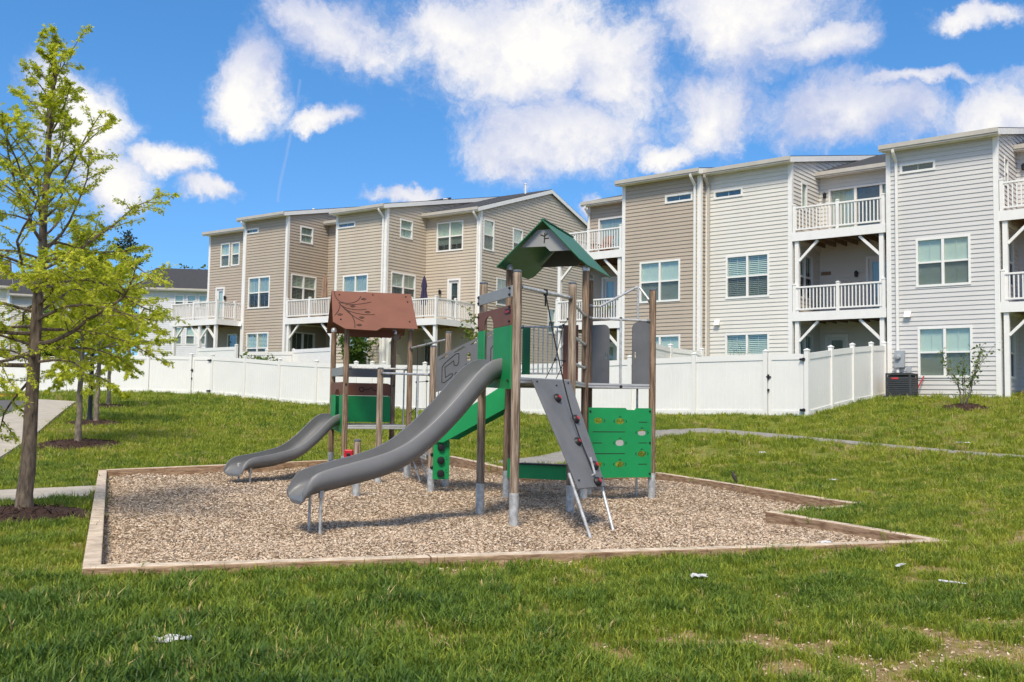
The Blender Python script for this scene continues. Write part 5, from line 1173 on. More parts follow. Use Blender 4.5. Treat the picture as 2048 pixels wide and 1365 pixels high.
    m.strip(O, X, Z3, [(.62 + .05 * math.cos(t), zc_ + .05 * math.sin(t)) for t in np.linspace(0, 2 * math.pi, 11)], .016, .011)
    m.strip(O, X, Z3, [(.69, zc_), (.76, zc_ - .01), (.83, zc_ + .045), (.90, zc_ - .03), (1.0, zc_ + .02), (1.04, zc_ - .03)], .014, .011); m.build('engraved_marks', 'engraving', o, fix=False)
    panel(q1, q3, [(.02, zz[3]), (L13_ - .02, zz[3]), (L13_ - .02, zz[4]), (.02, zz[4])], 'panel_grey', shift=.02)
    L21 = (q1 - q2).length; zs = lambda y: HZ(680, y, q2.y + .6)
    slot = [(.42, zs(838)), (.86, zs(838))] + [(.64 + .22 * math.cos(t), zs(790) + .12 * math.sin(t)) for t in np.linspace(0, math.pi, 8)]
    o, O, X = panel(q2, q1, [(.0, zs(866)), (L21, zs(858)), (L21, zs(790)), (.86, zs(790)), (.86, zs(838)), (.42, zs(838)), (.42, zs(790)), (.0, zs(790))], 'panel_green', shift=-.03)
    panel(q2, q1, [(.0, zs(789.5)), (.42, zs(789.5))] + [(.64 - .22 * math.cos(t), zs(789.5) + .12 * math.sin(t)) for t in np.linspace(0, math.pi, 8)] + [(L21, zs(789.5)), (L21, zs(765)), (.0, zs(765))], 'panel_brown', shift=-.03)
    panel(q2, q1, [(.0, zs(751)), (L21, zs(753)), (L21, zs(737)), (.0, zs(735))], 'panel_light_grey', shift=-.03)
    zq = zt(702, 736, q2); between(q2, q4, zq, zt(814, 739, q4), r=.021)
    for q in (q2, q3): bolt(V(q, zz[2] - .05) + Vector((.02, -PR, 0)), Vector((0, -1, 0)), .02)
    m = MB(); kk = V(q7 + Vector((-.14, .02, 0)), zt(700, 912, q7)); m.beam(kk - Z3 * .10, kk + Z3 * .10, .15, .05, up=Vector((0, 1, 0))); m.build('knob_plate', 'red_plastic', S, bevel=.02); bolt(kk + Vector((0, -.03, .02)), Vector((0, -1, 0)), .03)
    # ---- roofs
    ctr = (a + b) / 2 + e2 * .62 + e1 * .02; zR, zE = HZ(1096, 440, ctr.y - .95), HZ(1005, 530, a.y - .35); hw = .78; L0, L1_ = -.98, .80
    for s in (-1, 1):
        ridge = V(ctr + e2 * L0, zR); ev = V(ctr + e1 * (.79 if s < 0 else .72) * s + e2 * L0, zE - .03); dn = (ev - ridge); ln = dn.length; fl = L1_ - L0
        m = MB(); out = [(0, 0), (fl, 0), (fl, ln - .1), (fl - .14, ln), (.0, ln)] if s < 0 else [(0, 0), (fl, 0), (fl, ln), (.12, ln), (0, ln - .1)]
        m.plate(ridge, e2, dn, out, t=.02); ro = m.build('roof_panel', 'panel_dark_green', S, bevel=.003)
    ne = Vector((e1.y, -e1.x, 0))
    m = MB(); m.plate(V(ctr + e2 * (L0 + .12), 0), e1, Z3, [(-.40, zR - .42), (.02, zR - .42), (.10, zR - .50), (.49, zR - .50), (.12, zR - .14), (-.12, zR - .14)], t=.02); gp_ = m.build('gable_plate', 'panel_light_grey', S)
    m = MB(); O = V(ctr + e2 * (L0 + .12), 0)
    for st in ([(.0, zR - .36), (.01, zR - .20)], [(.0, zR - .29), (.075, zR - .285)], [(.0, zR - .25), (-.06, zR - .225)], [(.01, zR - .25), (.05, zR - .21)]): m.strip(O, e1, Z3, st, .018, .0115)
    m.build('emblem', 'engraving', gp_, fix=False)
    m = MB(); m.plate(V(ctr + e2 * (L1_ - .22), 0), e1, Z3, [(-.52, zR - .55), (.16, zR - .55), (.24, zR - .47), (.46, zR - .47), (.06, zR - .08), (-.06, zR - .08)], t=.02); m.build('gable_plate', 'panel_grey', S)
    m = MB(); m.beam(V(ctr + e2 * L0, zR + .012), V(ctr + e2 * L1_, zR + .012), .07, .02); m.build('ridge_cap', 'panel_dark_green', S)
    for s in (-1, 1): bolt(V(ctr + e2 * (L0 + .1) + e1 * .09 * s, zR - .05), (e1 * s + Z3).normalized(), .016)
    c2 = (q1 + q2 + q3 + q4) / 4; zR2 = HZ(745, 586, c2.y); zE2 = HZ(760, 656, q2.y - .35) ; hw = .92
    hl0, hl1 = -.86, .82
    for s in (-1, 1):
        ridge = V(c2, zR2); dn = V(c2 + f2 * hw * s, zE2) - ridge; ln = dn.length; m = MB()
        out = [(hl0, 0), (hl1, 0), (hl1 + .03, ln * .98), (.12, ln * .98), (.0, ln * 1.06), (-.62, ln * 1.04), (hl0, ln * .86)]
        if s > 0: out = [(hl0, 0), (hl1, 0), (hl1, ln), (hl0 - .02, ln)]
        m.plate(ridge, f1, dn, out, t=.02); ro = m.build('roof_panel', 'panel_brown', S, bevel=.003)
        if s < 0:
            Nn = f1.cross(dn).normalized(); sg = 1 if Nn.y < 0 else -1
            m = MB(); off = .0115 * sg
            def cv(*pts):
                P = [Vector((*p, 0)) for p in pts]; out_ = []
                for t in np.linspace(0, 1, 12):
                    q = P[:]
                    while len(q) > 1: q = [q[i].lerp(q[i + 1], t) for i in range(len(q) - 1)]
                    out_.append((q[0].x, q[0].y))
                return out_
            u = lambda x: hl0 + (x - 150) / 470 * (hl1 - hl0) ; v = lambda x, y: (y - 123 - (x - 150) * .06) / 205 * ln
            def cc(*pts): return cv(*[(u(x - (y - 123) * .16), v(x, y)) for x, y in pts])
            for st in (cc((168, 130), (180, 200), (260, 200)), cc((200, 195), (310, 215), (325, 160)), cc((240, 208), (330, 210), (388, 195)), cc((200, 195), (240, 250), (360, 240), (362, 236)), cc((240, 235), (330, 275), (412, 268)), cc((210, 205), (280, 280), (352, 305)), cc((230, 225), (305, 270), (305, 340)), cc((208, 200), (212, 240), (186, 266))): m.strip(ridge, f1, dn, st, .013, off)
            for (x, y) in ((343, 178), (283, 218), (215, 264), (371, 254), (340, 284), (328, 325)):
                X0, Y0 = u(x - (y - 123) * .16), v(x, y); lf = [(X0 + .042 * math.cos(t) * (1 if abs(t) < 2.6 else 1.2), Y0 + .03 * math.sin(t)) for t in np.linspace(0, 2 * math.pi, 9)]
                m.strip(ridge, f1, dn, lf, .011, off); m.strip(ridge, f1, dn, [(X0 - .02, Y0 + .008), (X0 + .02, Y0 - .008)], .009, off)
            m.build('engraved_branch', 'engraving', ro, fix=False)
            for (x, y) in ((hl0 + .16, .14), (hl0 + .16, ln * .8), (hl1 - .12, .12), (hl1 - .12, ln * .8), (hl1 - .1, .3), (.0, .1)): bolt(ridge + f1 * x + dn.normalized() * y + Nn * sg * .011, Nn * sg, .016)
    m = MB(); m.plate(V(c2 + f1 * .55, 0), f2, Z3, [(-.60, zE2 - .05), (.60, zE2 - .05), (.45, zE2 - .17), (-.45, zE2 - .17)], t=.02); m.build('gable_plate', 'panel_brown', S)
    m = MB(); m.plate(V(c2 + f1 * .5, 0), f2, Z3, [(-.62, zE2 + .12), (.62, zE2 + .12), (.05, zR2 - .08), (-.05, zR2 - .08)], t=.02); m.build('gable_plate', 'panel_brown', S)
    m = MB(); m.plate(V(c2 - f1 * .1 - f2 * .1, 0), f1, Z3, [(-.42, zE2 - .13), (.50, zE2 - .13), (.60, zE2 + .02), (-.52, zE2 + .02)], t=.02); m.build('roof_brace', 'panel_brown', S)
    # ---- slides
    def slide(ent, out_, prof, width, wallh, legs, s_end):
        dr = (out_ - ent).normalized(); sd = Vector((-dr.y, dr.x, 0)); n = 46; L_ = (out_ - ent).length
        ss = np.array([p[0] for p in prof]) * L_; zs_ = np.array([p[1] for p in prof]); hs = np.array([p[2] for p in prof]) * wallh
        S_ = np.linspace(0, L_, n); Zz = np.interp(S_, ss, zs_); Hh = np.interp(S_, ss, hs)
        for _ in range(3):
            Zz[1:-1] = (Zz[:-2] + 2 * Zz[1:-1] + Zz[2:]) / 4; Hh[1:-1] = (Hh[:-2] + 2 * Hh[1:-1] + Hh[2:]) / 4
        W = width / 2; m = MB(); K = None
        for i in range(n):
            i0, i1 = max(i - 1, 0), min(i + 1, n - 1); tz_ = (Zz[i1] - Zz[i0]) / (S_[i1] - S_[i0]); tt = (dr + Z3 * tz_).normalized(); up = sd.cross(tt).normalized()
            if up.z < 0: up = -up
            H = Hh[i]; lip = max(0, (S_[i] - (L_ - .16)) / .16); C = V(ent + dr * S_[i], Zz[i]) - Z3 * .10 * lip ** 2
            prof2 = [(-W, H), (-W - .012, H * .55), (-W + .004, H * .2), (-W + .06, .01), (-W * .55, -.035), (W * .55, -.035), (W - .06, .01), (W - .004, H * .2), (W + .012, H * .55), (W, H), (W - .015, H + .014), (W - .04, H + .012), (W - .042, H - .01),
                     (W - .045, H * .5), (W - .06, H * .2 + .01), (W * .62, .012), (-W * .62, .012), (-W + .06, H * .2 + .01), (-W + .045, H * .5), (-W + .042, H - .01), (-W + .04, H + .012), (-W + .015, H + .014)]
            K = len(prof2)
            for (x, y) in prof2: m.v.append(C + sd * x + up * y)
        for i in range(n - 1):
            for k in range(K): k2 = (k + 1) % K; m.f.append((i * K + k, i * K + k2, (i + 1) * K + k2, (i + 1) * K + k)); m.m.append(0)
        m.f.append(tuple(range(K))); m.m.append(0); m.f.append(tuple((n - 1) * K + k for k in reversed(range(K)))); m.m.append(0)
        o = m.build('slide', 'slide_grey', S, auto=55)
        for lg in legs:
            t = (lg - ent).dot(dr); z = float(np.interp(t, S_, Zz)) + .02; tp = V(lg, z)
            m = MB(); m.tube([V(lg, -.12), tp], .017, 10); m.build('leg', 'steel', o, auto=50)
            m = MB(); m.beam(tp - Z3 * .12, tp + Z3 * .05, .06, .05, up=dr); m.build('leg_bracket', 'steel', o, bevel=.008)
        return o
    mid12 = p1.lerp(p2, .46); l1, l2 = base(618, 1059), base(640, 1066); lm = (l1 + l2) / 2
    dr = (lm - mid12).normalized(); end = lm + dr * .24; ent = mid12 - dr * .02
    z_ = lambda px, py, q: HZ(px, py, q.y)
    slide(ent, end, [(0, DK + .04, .8), (.06, DK + .03, 1), (.11, DK - .08, 1), (.25, DK - .51, 1), (.36, DK - .80, 1), (.48, DK - 1.05, 1), (.58, DK - 1.18, 1), (.68, DK - 1.26, 1), (.87, DK - 1.37, .95), (.95, DK - 1.41, .85), (1, DK - 1.43, .45)], .60, .235, (l1, l2), 0)
    m12 = q2.lerp(q1, .5) + Vector((.02, 0, 0)); k1, k2 = base(479, 962), base(487, 966)
    km = (k1 + k2) / 2 + Vector((-.02, .25, 0)); dr2 = (km - m12).normalized(); sd2 = Vector((-dr2.y, dr2.x, 0)); km = m12 + dr2 * ((km - m12).length)
    slide(m12, km + dr2 * .26, [(0, D2 + .03, .8), (.08, D2 + .02, 1), (.14, D2 - .06, 1), (.29, D2 - .37, 1), (.40, D2 - .55, 1), (.50, D2 - .66, 1), (.72, D2 - .76, 1), (.91, D2 - .79, .9), (1, D2 - .81, .45)], .56, .20, (km + sd2 * .17, km - sd2 * .17), 0)
playset()

# ------------------------------------------------------------------ trees and plants
LEAF_STAR = [(0, 0), (.16, .10), (.30, .42), (.36, .12), (.55, .12), (.68, .40), (.72, .08), (1, 0)]
LEAF_STAR = LEAF_STAR + [(x, -y) for x, y in LEAF_STAR[-2:0:-1]]
LEAF_OVAL = [(0, 0), (.3, .26), (.65, .24), (1, 0), (.65, -.24), (.3, -.26)]
def leaf_mesh(name, pts, dirs, sizes, shape, material, parent, rng, droop=.5, fold=.25):
    """one mesh of many separate leaves, each a small folded blade"""
    n = len(pts); pts = np.array(pts); dirs = np.array(dirs); sh = np.array(shape); k = len(sh)
    dirs = dirs + rng.normal(0, .6, (n, 3)) + np.array([0, 0, -droop]); dirs /= np.linalg.norm(dirs, axis=1)[:, None]
    up = rng.normal(0, .55, (n, 3)) + np.array([0, 0, 1.0]); sd = np.cross(dirs, up); sd /= np.linalg.norm(sd, axis=1)[:, None] + 1e-9; nr = np.cross(sd, dirs)
    s = np.array(sizes)[:, None, None]
    v = pts[:, None, :] + s * (dirs[:, None, :] * sh[None, :, :1] + sd[:, None, :] * sh[None, :, 1:2] + nr[:, None, :] * (np.abs(sh[None, :, 1:2]) * fold))
    off = np.array(wloc(parent)) if parent else 0
    v = (v - off).reshape(-1, 3)
    me = bpy.data.meshes.new(name); me.vertices.add(n * k); me.vertices.foreach_set('co', v.ravel()); me.loops.add(n * k); me.loops.foreach_set('vertex_index', np.arange(n * k)); me.polygons.add(n); me.polygons.foreach_set('loop_start', np.arange(0, n * k, k))
    me.update(calc_edges=True); me.materials.append(MATS[material]); return link(name, me, parent)
def tree(label, base, top, r0, z_crown, radius, nbr, per, leaf, seed, cat='tree', name='oak_tree', bark='bark', lmat='leaf_oak', shape=LEAF_STAR, wob=.011, bare_top=True, group=None, low=1.0):
    rng = np.random.default_rng(seed); base = Vector(base); top = Vector(top); H = (top - base).length
    root = thing(name, base, label, cat, group)
    n = 22; path = []; rad = []
    for i in range(n):
        t = i / (n - 1); p = base.lerp(top, t) + Vector((rng.normal(0, wob), rng.normal(0, wob), 0)) * (1 if 0 < i < n - 1 else 0)
        path.append(p); rad.append(r0 * ((1 - t) ** .85 * .93 + .03) * (1.0 + .35 * max(0, .06 - t) / .06 + rng.normal(0, .025)))
    path[0] = path[0] - Vector((0, 0, .15))
    m = MB(); m.tube(path, rad, 12); m.build('trunk', bark, root, auto=70, fix=False)
    m = MB(); P, D, Sz = [], [], []
    def at(t):
        f = t * (n - 1); i = min(int(f), n - 2); return path[i].lerp(path[i + 1], f - i), rad[i]
    az = rng.uniform(0, 6.28)
    for b in range(nbr):
        tt = ((b + rng.uniform(0, .8)) / nbr) ** low; z = base.z + z_crown + (H * .97 - z_crown) * tt; t = (z - base.z) / H
        p0, rr = at(min(t, .985)); az += 2.4 + rng.normal(0, .3); L_ = radius(t) * rng.uniform(.5, 1.22)
        el = math.radians(2 + 70 * tt ** .85 + rng.normal(0, 9)); d = Vector((math.cos(az) * math.cos(el), math.sin(az) * math.cos(el), math.sin(el)))
        pts = [p0]; seg = 8
        for s in range(seg):
            d = (d + Vector((rng.normal(0, .15), rng.normal(0, .15), rng.normal(0, .11) + .05 * tt - .075 * (1 - tt) * (s > 1)))).normalized(); pts.append(pts[-1] + d * L_ / seg)
        br = max(.005, min(rr * .4, .007 + .008 * L_)); m.tube(pts, [br * (1 - .85 * i / seg) + .0018 for i in range(seg + 1)], 6, cap=False)
        def leaves(a, bb, k, sz):
            for _ in range(k):
                q = a.lerp(bb, rng.random()); dd = (bb - a).normalized(); P.append(tuple(q + Vector(rng.normal(0, .018, 3)))); D.append(tuple(dd + Vector(rng.normal(0, .3, 3)))); Sz.append(leaf * sz * rng.uniform(.6, 1.25))
        ns = max(3, int(L_ / .16))
        for s in range(ns):
            u = .16 + .84 * (s + rng.random()) / ns; f = u * seg; i = min(int(f), seg - 1); q = pts[i].lerp(pts[i + 1], f - i); dd = (pts[i + 1] - pts[i]).normalized()
            side = dd.cross(Vector((0, 0, 1))).normalized() * (1 if (s % 2) else -1); sl = L_ * rng.uniform(.16, .36) * (1.15 - .55 * u)
            e = (dd * rng.uniform(.35, .8) + side * rng.uniform(.5, 1) + Vector((0, 0, rng.normal(.06, .42)))).normalized(); q1 = q + e * sl * .5; e2 = (e + Vector((rng.normal(0, .2), rng.normal(0, .2), rng.normal(-.04, .14)))).normalized(); q2 = q1 + e2 * sl * .5
            m.tube([q, q1, q2], [br * .3 + .001, br * .2 + .001, .0012], 4, cap=False)
            dens = per * (1.0 if tt < .45 else .72)
            leaves(q, q1, int(dens * .5 + rng.random()), .9); leaves(q1, q2, int(dens), 1); leaves(q2, q2 + e2 * .03, 3, 1)
        leaves(pts[-2], pts[-1], int(per * .8), 1.0); leaves(pts[-3], pts[-2], int(per * .4), .9)
    m.build('branch', bark, root, fix=False)
    o = leaf_mesh('crown', P, D, Sz, shape, lmat, root, rng); o['kind'] = 'stuff'
    return root, len(P)
t1top = AT(112, 72, T1.y + .15)
def prof1(t): return float(np.interp(t, [.25, .36, .46, .58, .70, .82, .92, 1], [2.1, 2.25, 2.1, 1.7, 1.3, .95, .6, .2]))
tree('tall pin oak with lime green spring leaves in front at the left edge', (T1.x, T1.y, T1.z), t1top, .105, 1.85, prof1, 60, 38, .060, 23, low=1.2, wob=.006)
def prof2(t): return float(np.interp(t, [.3, .5, .8, 1], [2.0, 2.0, 1.15, .2]))
tree('young oak with slim grey trunk, nearest behind the tall oak', T2, Vector((T2.x + .05, T2.y, T2.z + 5.3)), .085, 1.75, prof2, 44, 30, .11, 5, bark='bark_young')
tree('young oak beside the black lamp post on the lawn', T3, Vector((T3.x + .1, T3.y, T3.z + 5.0)), .085, 1.9, prof2, 36, 26, .13, 9, bark='bark_young')
tree('young oak with thin trunk farthest along the lawn by the fence', T4, Vector((T4.x, T4.y, T4.z + 5.2)), .08, 2.0, prof2, 34, 24, .14, 13, bark='bark_young')
def mulch(label, x, y, r, seed):
    rng = np.random.default_rng(seed); m = MB(); rings = 7; n = 36; z0 = tz(x, y); ed = 1 + .12 * np.sin(np.arange(n) * 2 * np.pi / n * 3 + seed) + rng.normal(0, .035, n)
    m.v.append(Vector((x, y, z0 + .13)))
    for i in range(1, rings + 1):
        for k in range(n):
            q = i / rings; rr = r * q * (ed[k] if i > 3 else 1); a = 2 * math.pi * k / n; X, Y = x + rr * math.cos(a), y + rr * math.sin(a)
            m.v.append(Vector((X, Y, tz(X, Y) + .13 * (1 - q ** 2) + rng.normal(0, .010) - (.03 if i == rings else 0))))
    for k in range(n): m.f.append((0, 1 + k, 1 + (k + 1) % n)); m.m.append(0)
    for i in range(rings - 1):
        for k in range(n): a = 1 + i * n; m.f.append((a + k, a + n + k, a + n + (k + 1) % n, a + (k + 1) % n)); m.m.append(0)
    o = m.build('mulch_bed', 'mulch', None, fix=False, auto=60); tag(o, label, 'mulch bed', 'mulch beds under the planted trees')
    # shredded bark pieces
    k = int(900 * r * r); a = rng.uniform(0, 6.28, k); rr = r * np.sqrt(rng.random(k)) * 1.0; X = x + rr * np.cos(a); Y = y + rr * np.sin(a); Zt = TERR(X, Y) + .135 * (1 - (rr / r) ** 2) + .004
    s = leaf_mesh('bark_shreds', np.stack([X, Y, Zt], 1), np.stack([np.cos(a * 7), np.sin(a * 7), a * 0], 1), rng.uniform(.03, .075, k), [(0, -.12), (1, -.1), (1, .1), (0, .12)], 'mulch', o, rng, 0, 0); s['kind'] = 'stuff'
for (lb, q, sd) in (('dark brown mulch ring round the tall front oak', MULCH[0], 1), ('dark brown mulch mound round the second oak on the lawn', MULCH[1], 2), ('mulch ring at the oak beside the black lamp post', MULCH[2], 3), ('mulch ring at the farthest young oak by the fence', MULCH[3], 4), ('reddish mulch patch under the leafy shrub by the grey house', MULCH[4], 5)): mulch(lb, *q, sd)

def shrub(label, name, base, h, r, stems, per, leaf, lmat, seed, cat='shrub', bare=.35, shape=LEAF_OVAL, sr=.012):
    rng = np.random.default_rng(seed); base = Vector(base); root = thing(name, base, label, cat); P, D, Sz = [], [], []; m = MB()
    def lv(a, b, k):
        for _ in range(k):
            q = a.lerp(b, rng.random()); P.append(tuple(q + Vector(rng.normal(0, .02 + leaf * .2, 3)))); D.append(tuple((b - a).normalized() + Vector(rng.normal(0, .4, 3)))); Sz.append(leaf * rng.uniform(.6, 1.3))
    for s in range(stems):
        a = s * 2.4 + rng.uniform(0, 1); rr = r * rng.uniform(.4, 1); hh = h * rng.uniform(.65, 1.0); e = base + Vector((math.cos(a) * rr, math.sin(a) * rr, hh)); b0 = base + Vector((math.cos(a) * .06, math.sin(a) * .06, -.05))
        pts = [b0.lerp(e, t) + Vector((math.cos(a), math.sin(a), 0)) * -.25 * rr * math.sin(math.pi * t) * .6 + Vector(rng.normal(0, .02, 3)) for t in np.linspace(0, 1, 8)]
        m.tube(pts, [sr * (1 - .8 * i / 7) + .002 for i in range(8)], 6, cap=False)
        for k in range(1, 8):
            if k / 7 < bare: continue
            lv(pts[k - 1], pts[k], per)
            for _ in range(2):
                d = Vector(rng.normal(0, 1, 3)); d.z = abs(d.z) * .6; d.normalize(); t = pts[k] + d * h * rng.uniform(.1, .24); m.tube([pts[k], t], [.005, .0015], 4, cap=False); lv(pts[k], t, per)
    m.build('stem', 'bark_young', root, fix=False); o = leaf_mesh('foliage', P, D, Sz, shape, lmat, root, rng); o['kind'] = 'stuff'; return root
shrub('leafy multi stemmed shrub on a mulch patch by the grey house', 'shrub', (SHR.x, SHR.y, SHR.z + .1), 1.75, .95, 8, 4, .085, 'leaf_green', 3, bare=.3)
q = AT(708, 740, 45.0); shrub('dense green young tree seen behind the small tower posts', 'garden_tree', (q.x, q.y, tz(q.x, q.y)), HZ(705, 652, 45) - tz(q.x, q.y), .85, 14, 16, .16, 'leaf_green', 8, cat='tree', bare=.3)
q = AT(516, 740, 42.9 + 1.6); shrub('white flowering bush top above the left fence', 'bush', (q.x, q.y, tz(q.x, q.y)), HZ(516, 706, 44.5) - tz(q.x, q.y), .75, 9, 10, .16, 'leaf_green', 12, cat='bush', bare=.55)
q = AT(943, 740, 41.5); shrub('slender climbing plant in front of the gable corner downspout', 'garden_plant', (q.x, q.y, tz(q.x, q.y)), HZ(946, 610, 41.5) - tz(q.x, q.y), .28, 4, 7, .17, 'leaf_palm', 15, cat='plant', bare=.3)
q = AT(1475, 740, 33.5); shrub('bare twiggy bush behind the right fence at the cream house', 'bush', (q.x, q.y, tz(q.x, q.y)), HZ(1480, 686, 33.5) - tz(q.x, q.y), .5, 12, 1, .04, 'leaf_pine', 18, cat='bush', bare=.5, sr=.008)
q = AT(15, 740, 55); shrub('dark green bush beside the distant house behind the oak', 'bush', (q.x + 2.5, q.y, tz(q.x, q.y)), 4.2, 1.6, 16, 22, .3, 'leaf_green', 30, cat='bush', bare=.1)
def pine(label, px, pyb, pyt, d, seed):
    rng = np.random.default_rng(seed); b = AT(px, pyb, d); t = AT(px + 3, pyt, d); b.z = 2.0; root = thing('pine_tree', b, label, 'tree'); m = MB(); m.tube([b, t], [.22, .05], 8); m.build('trunk', 'bark', root, fix=False)
    P, D, Sz = [], [], []; m = MB(); H = t.z - b.z
    for k in range(16):
        u = .28 + .72 * rng.random(); c = b.lerp(t, u); a = rng.uniform(0, 6.28); L_ = 3.2 * (1.15 - u) + .5; e = c + Vector((math.cos(a) * L_, math.sin(a) * L_, rng.uniform(-.2, .7))); m.tube([c, e], [.06, .02], 5, cap=False)
        for _ in range(130):
            q = c.lerp(e, .35 + .65 * rng.random()) + Vector(rng.normal(0, .32, 3)); P.append(tuple(q)); D.append(tuple(rng.normal(0, 1, 3))); Sz.append(rng.uniform(.18, .4))
    m.build('branch', 'bark', root, fix=False); o = leaf_mesh('crown', P, D, Sz, LEAF_OVAL, 'leaf_pine', root, rng); o['kind'] = 'stuff'
pine('dark distant pine rising behind the oak crown', 258, 760, 472, 96, 2)
q = AT(398, 560, 92); shrub('tiny distant tree top above the dark roof', 'distant_tree', (q.x, q.y, 2.2), HZ(396, 536, 92) - 2.2, 2.0, 10, 14, .35, 'leaf_green', 40, cat='tree', bare=.6)

# ------------------------------------------------------------------ small things
def lamp_post():
    p = LAMP; r = thing('lamp_post', p, 'black lamp post among the young oaks on the lawn', 'lamp post'); m = MB(); m.lathe(p, [(.13, -.1), (.13, .05), (.085, .12), (.07, .4), (.062, 3.9), (.075, 3.95), (.03, 4.0)], 12); m.build('pole', 'black_metal', r, auto=40)
    m = MB(); m.lathe(p + Vector((0, 0, 4.0)), [(.06, 0), (.10, .04), (.16, .38), (.22, .40), (.05, .56), (.02, .62)], 8); m.build('lantern', 'black_metal', r)
lamp_post()
def air_conditioner():
    c = FR.p(FR.u_at(1801, .75), .75, 0); z = tz(c.x, c.y) + .03; r = thing('air_conditioner', (c.x, c.y, z), 'dark grey louvred air conditioner standing by the corner of the grey house', 'air conditioner')
    f = Frame(c, FR.U, FR.N); w = .40; h = .82
    m = MB(); fbox(m, f, -w - .06, w + .06, -w - .06, w + .06, z - .08, z); m.build('pad', 'concrete', r)
    m = MB(); fbox(m, f, -w, w, -w, w, z + .0, z + .05); fbox(m, f, -w, w, -w, w, z + h - .06, z + h)
    for a in (-1, 1):
        for b in (-1, 1): fbox(m, f, a * (w - .025) - .025, a * (w - .025) + .025, b * (w - .025) - .025, b * (w - .025) + .025, z + .05, z + h - .06)
    m.build('casing', 'ac_grey', r); m = MB(); fbox(m, f, -w + .06, w - .06, -w + .06, w - .06, z + .06, z + h - .07); m.build('coil', 'dark_room', r)
    n = 9
    for k in range(n):
        zz = z + .09 + k * (h - .19) / n; m = MB()
        for (ax0, ax1, b0, b1) in ((-w + .05, w - .05, w - .045, w - .004), (-w + .05, w - .05, -w + .004, -w + .045)):
            m.hexa([f.p(ax0, b0, zz), f.p(ax1, b0, zz), f.p(ax1, b1, zz - .02), f.p(ax0, b1, zz - .02), f.p(ax0, b0, zz + .045), f.p(ax1, b0, zz + .045), f.p(ax1, b1, zz + .03), f.p(ax0, b1, zz + .03)])
            m.hexa([f.p(b0, ax0, zz), f.p(b0, ax1, zz), f.p(b1, ax1, zz - .02), f.p(b1, ax0, zz - .02), f.p(b0, ax0, zz + .045), f.p(b0, ax1, zz + .045), f.p(b1, ax1, zz + .03), f.p(b1, ax0, zz + .03)])
        m.build('louvre', 'ac_grey', r)
    m = MB(); fbox(m, f, -.20, .02, w - .006, w + .012, z + h - .20, z + h - .145); m.build('badge', 'badge_red', r)
    m = MB()
    for k in range(5): m.lathe(f.p(0, 0, z + h), [(.08 + k * .065, 0), (.085 + k * .065, .012), (.08 + k * .065, .016)], 20)
    m.lathe(f.p(0, 0, z + h), [(.06, 0), (.06, .03), (.03, .04)], 12); m.build('fan_guard', 'ac_grey', r)
air_conditioner()
def umbrella(label, fr, u, w, z, h, mt):
    p = fr.p(u, w, z); r = thing('patio_umbrella', p, label, 'umbrella'); m = MB(); m.tube([p, p + Vector((0, 0, h))], .022, 8); m.lathe(p, [(.25, 0), (.25, .05), (.05, .09)], 14); m.build('pole', 'black_metal', r)
    m = MB(); n = 24; rows = [(.35, .16), (.40, .19), (.55, .17), (.7, .12), (.78, .15), (.92, .09), (1.0, .02)]
    for (t, rad) in rows:
        for k in range(n):
            a = 2 * math.pi * k / n; q = rad * (.72 + .28 * math.cos(a * 6)); m.v.append(p + Vector((q * math.cos(a), q * math.sin(a), t * h + .03 * math.cos(a * 6) * (t < .45))))
    for i in range(len(rows) - 1):
        for k in range(n): m.f.append((i * n + k, i * n + (k + 1) % n, (i + 1) * n + (k + 1) % n, (i + 1) * n + k)); m.m.append(0)
    m.f.append(tuple(range(n))); m.m.append(0); m.build('canopy', mt, r, auto=80)
umbrella('closed tan patio umbrella on the deck behind the brown roof', FLR, FLR.u_at(652, -.5), -.5, 2.6 + 3.1, 2.25, 'umbrella_tan')
umbrella('closed dark purple patio umbrella on the end unit deck', FLR, FLR.u_at(850, -.9), -.9, 2.25 + 3.1, 2.15, 'umbrella_purple')
def palm():
    w = -.2; p = FR.p(FR.u_at(1212, w), w, 1.85 + 3.1); r = thing('potted_palm', p, 'potted palm with arching fronds on the tan house balcony', 'plant'); m = MB(); m.lathe(p, [(.13, 0), (.17, .3), (.19, .31), (.19, .35), (.15, .35)], 12); m.build('pot', 'terracotta', r)
    rng = np.random.default_rng(2); P, D, Sz = [], [], []; m = MB()
    for k in range(13):
        a = k * 2.4; L_ = rng.uniform(.6, .95); pts = [p + Vector((math.cos(a) * L_ * t, math.sin(a) * L_ * t, .35 + 1.1 * t - 1.0 * t * t * rng.uniform(.6, 1))) for t in np.linspace(0, 1, 7)]; m.tube(pts, [.012 - .0015 * i for i in range(7)], 5, cap=False)
        for i in range(1, 7):
            for s in (-1, 1):
                for _ in range(3): P.append(tuple(pts[i - 1].lerp(pts[i], rng.random()))); d = (pts[i] - pts[i - 1]).normalized(); D.append(tuple((d + d.cross(Vector((0, 0, 1))) * s) * 2)); Sz.append(rng.uniform(.16, .26))
    m.build('frond_stem', 'leaf_palm', r, fix=False); o = leaf_mesh('frond_leaflets', P, D, Sz, [(0, -.05), (1, 0), (0, .05)], 'leaf_palm', r, rng, .2); o['kind'] = 'stuff'
palm()
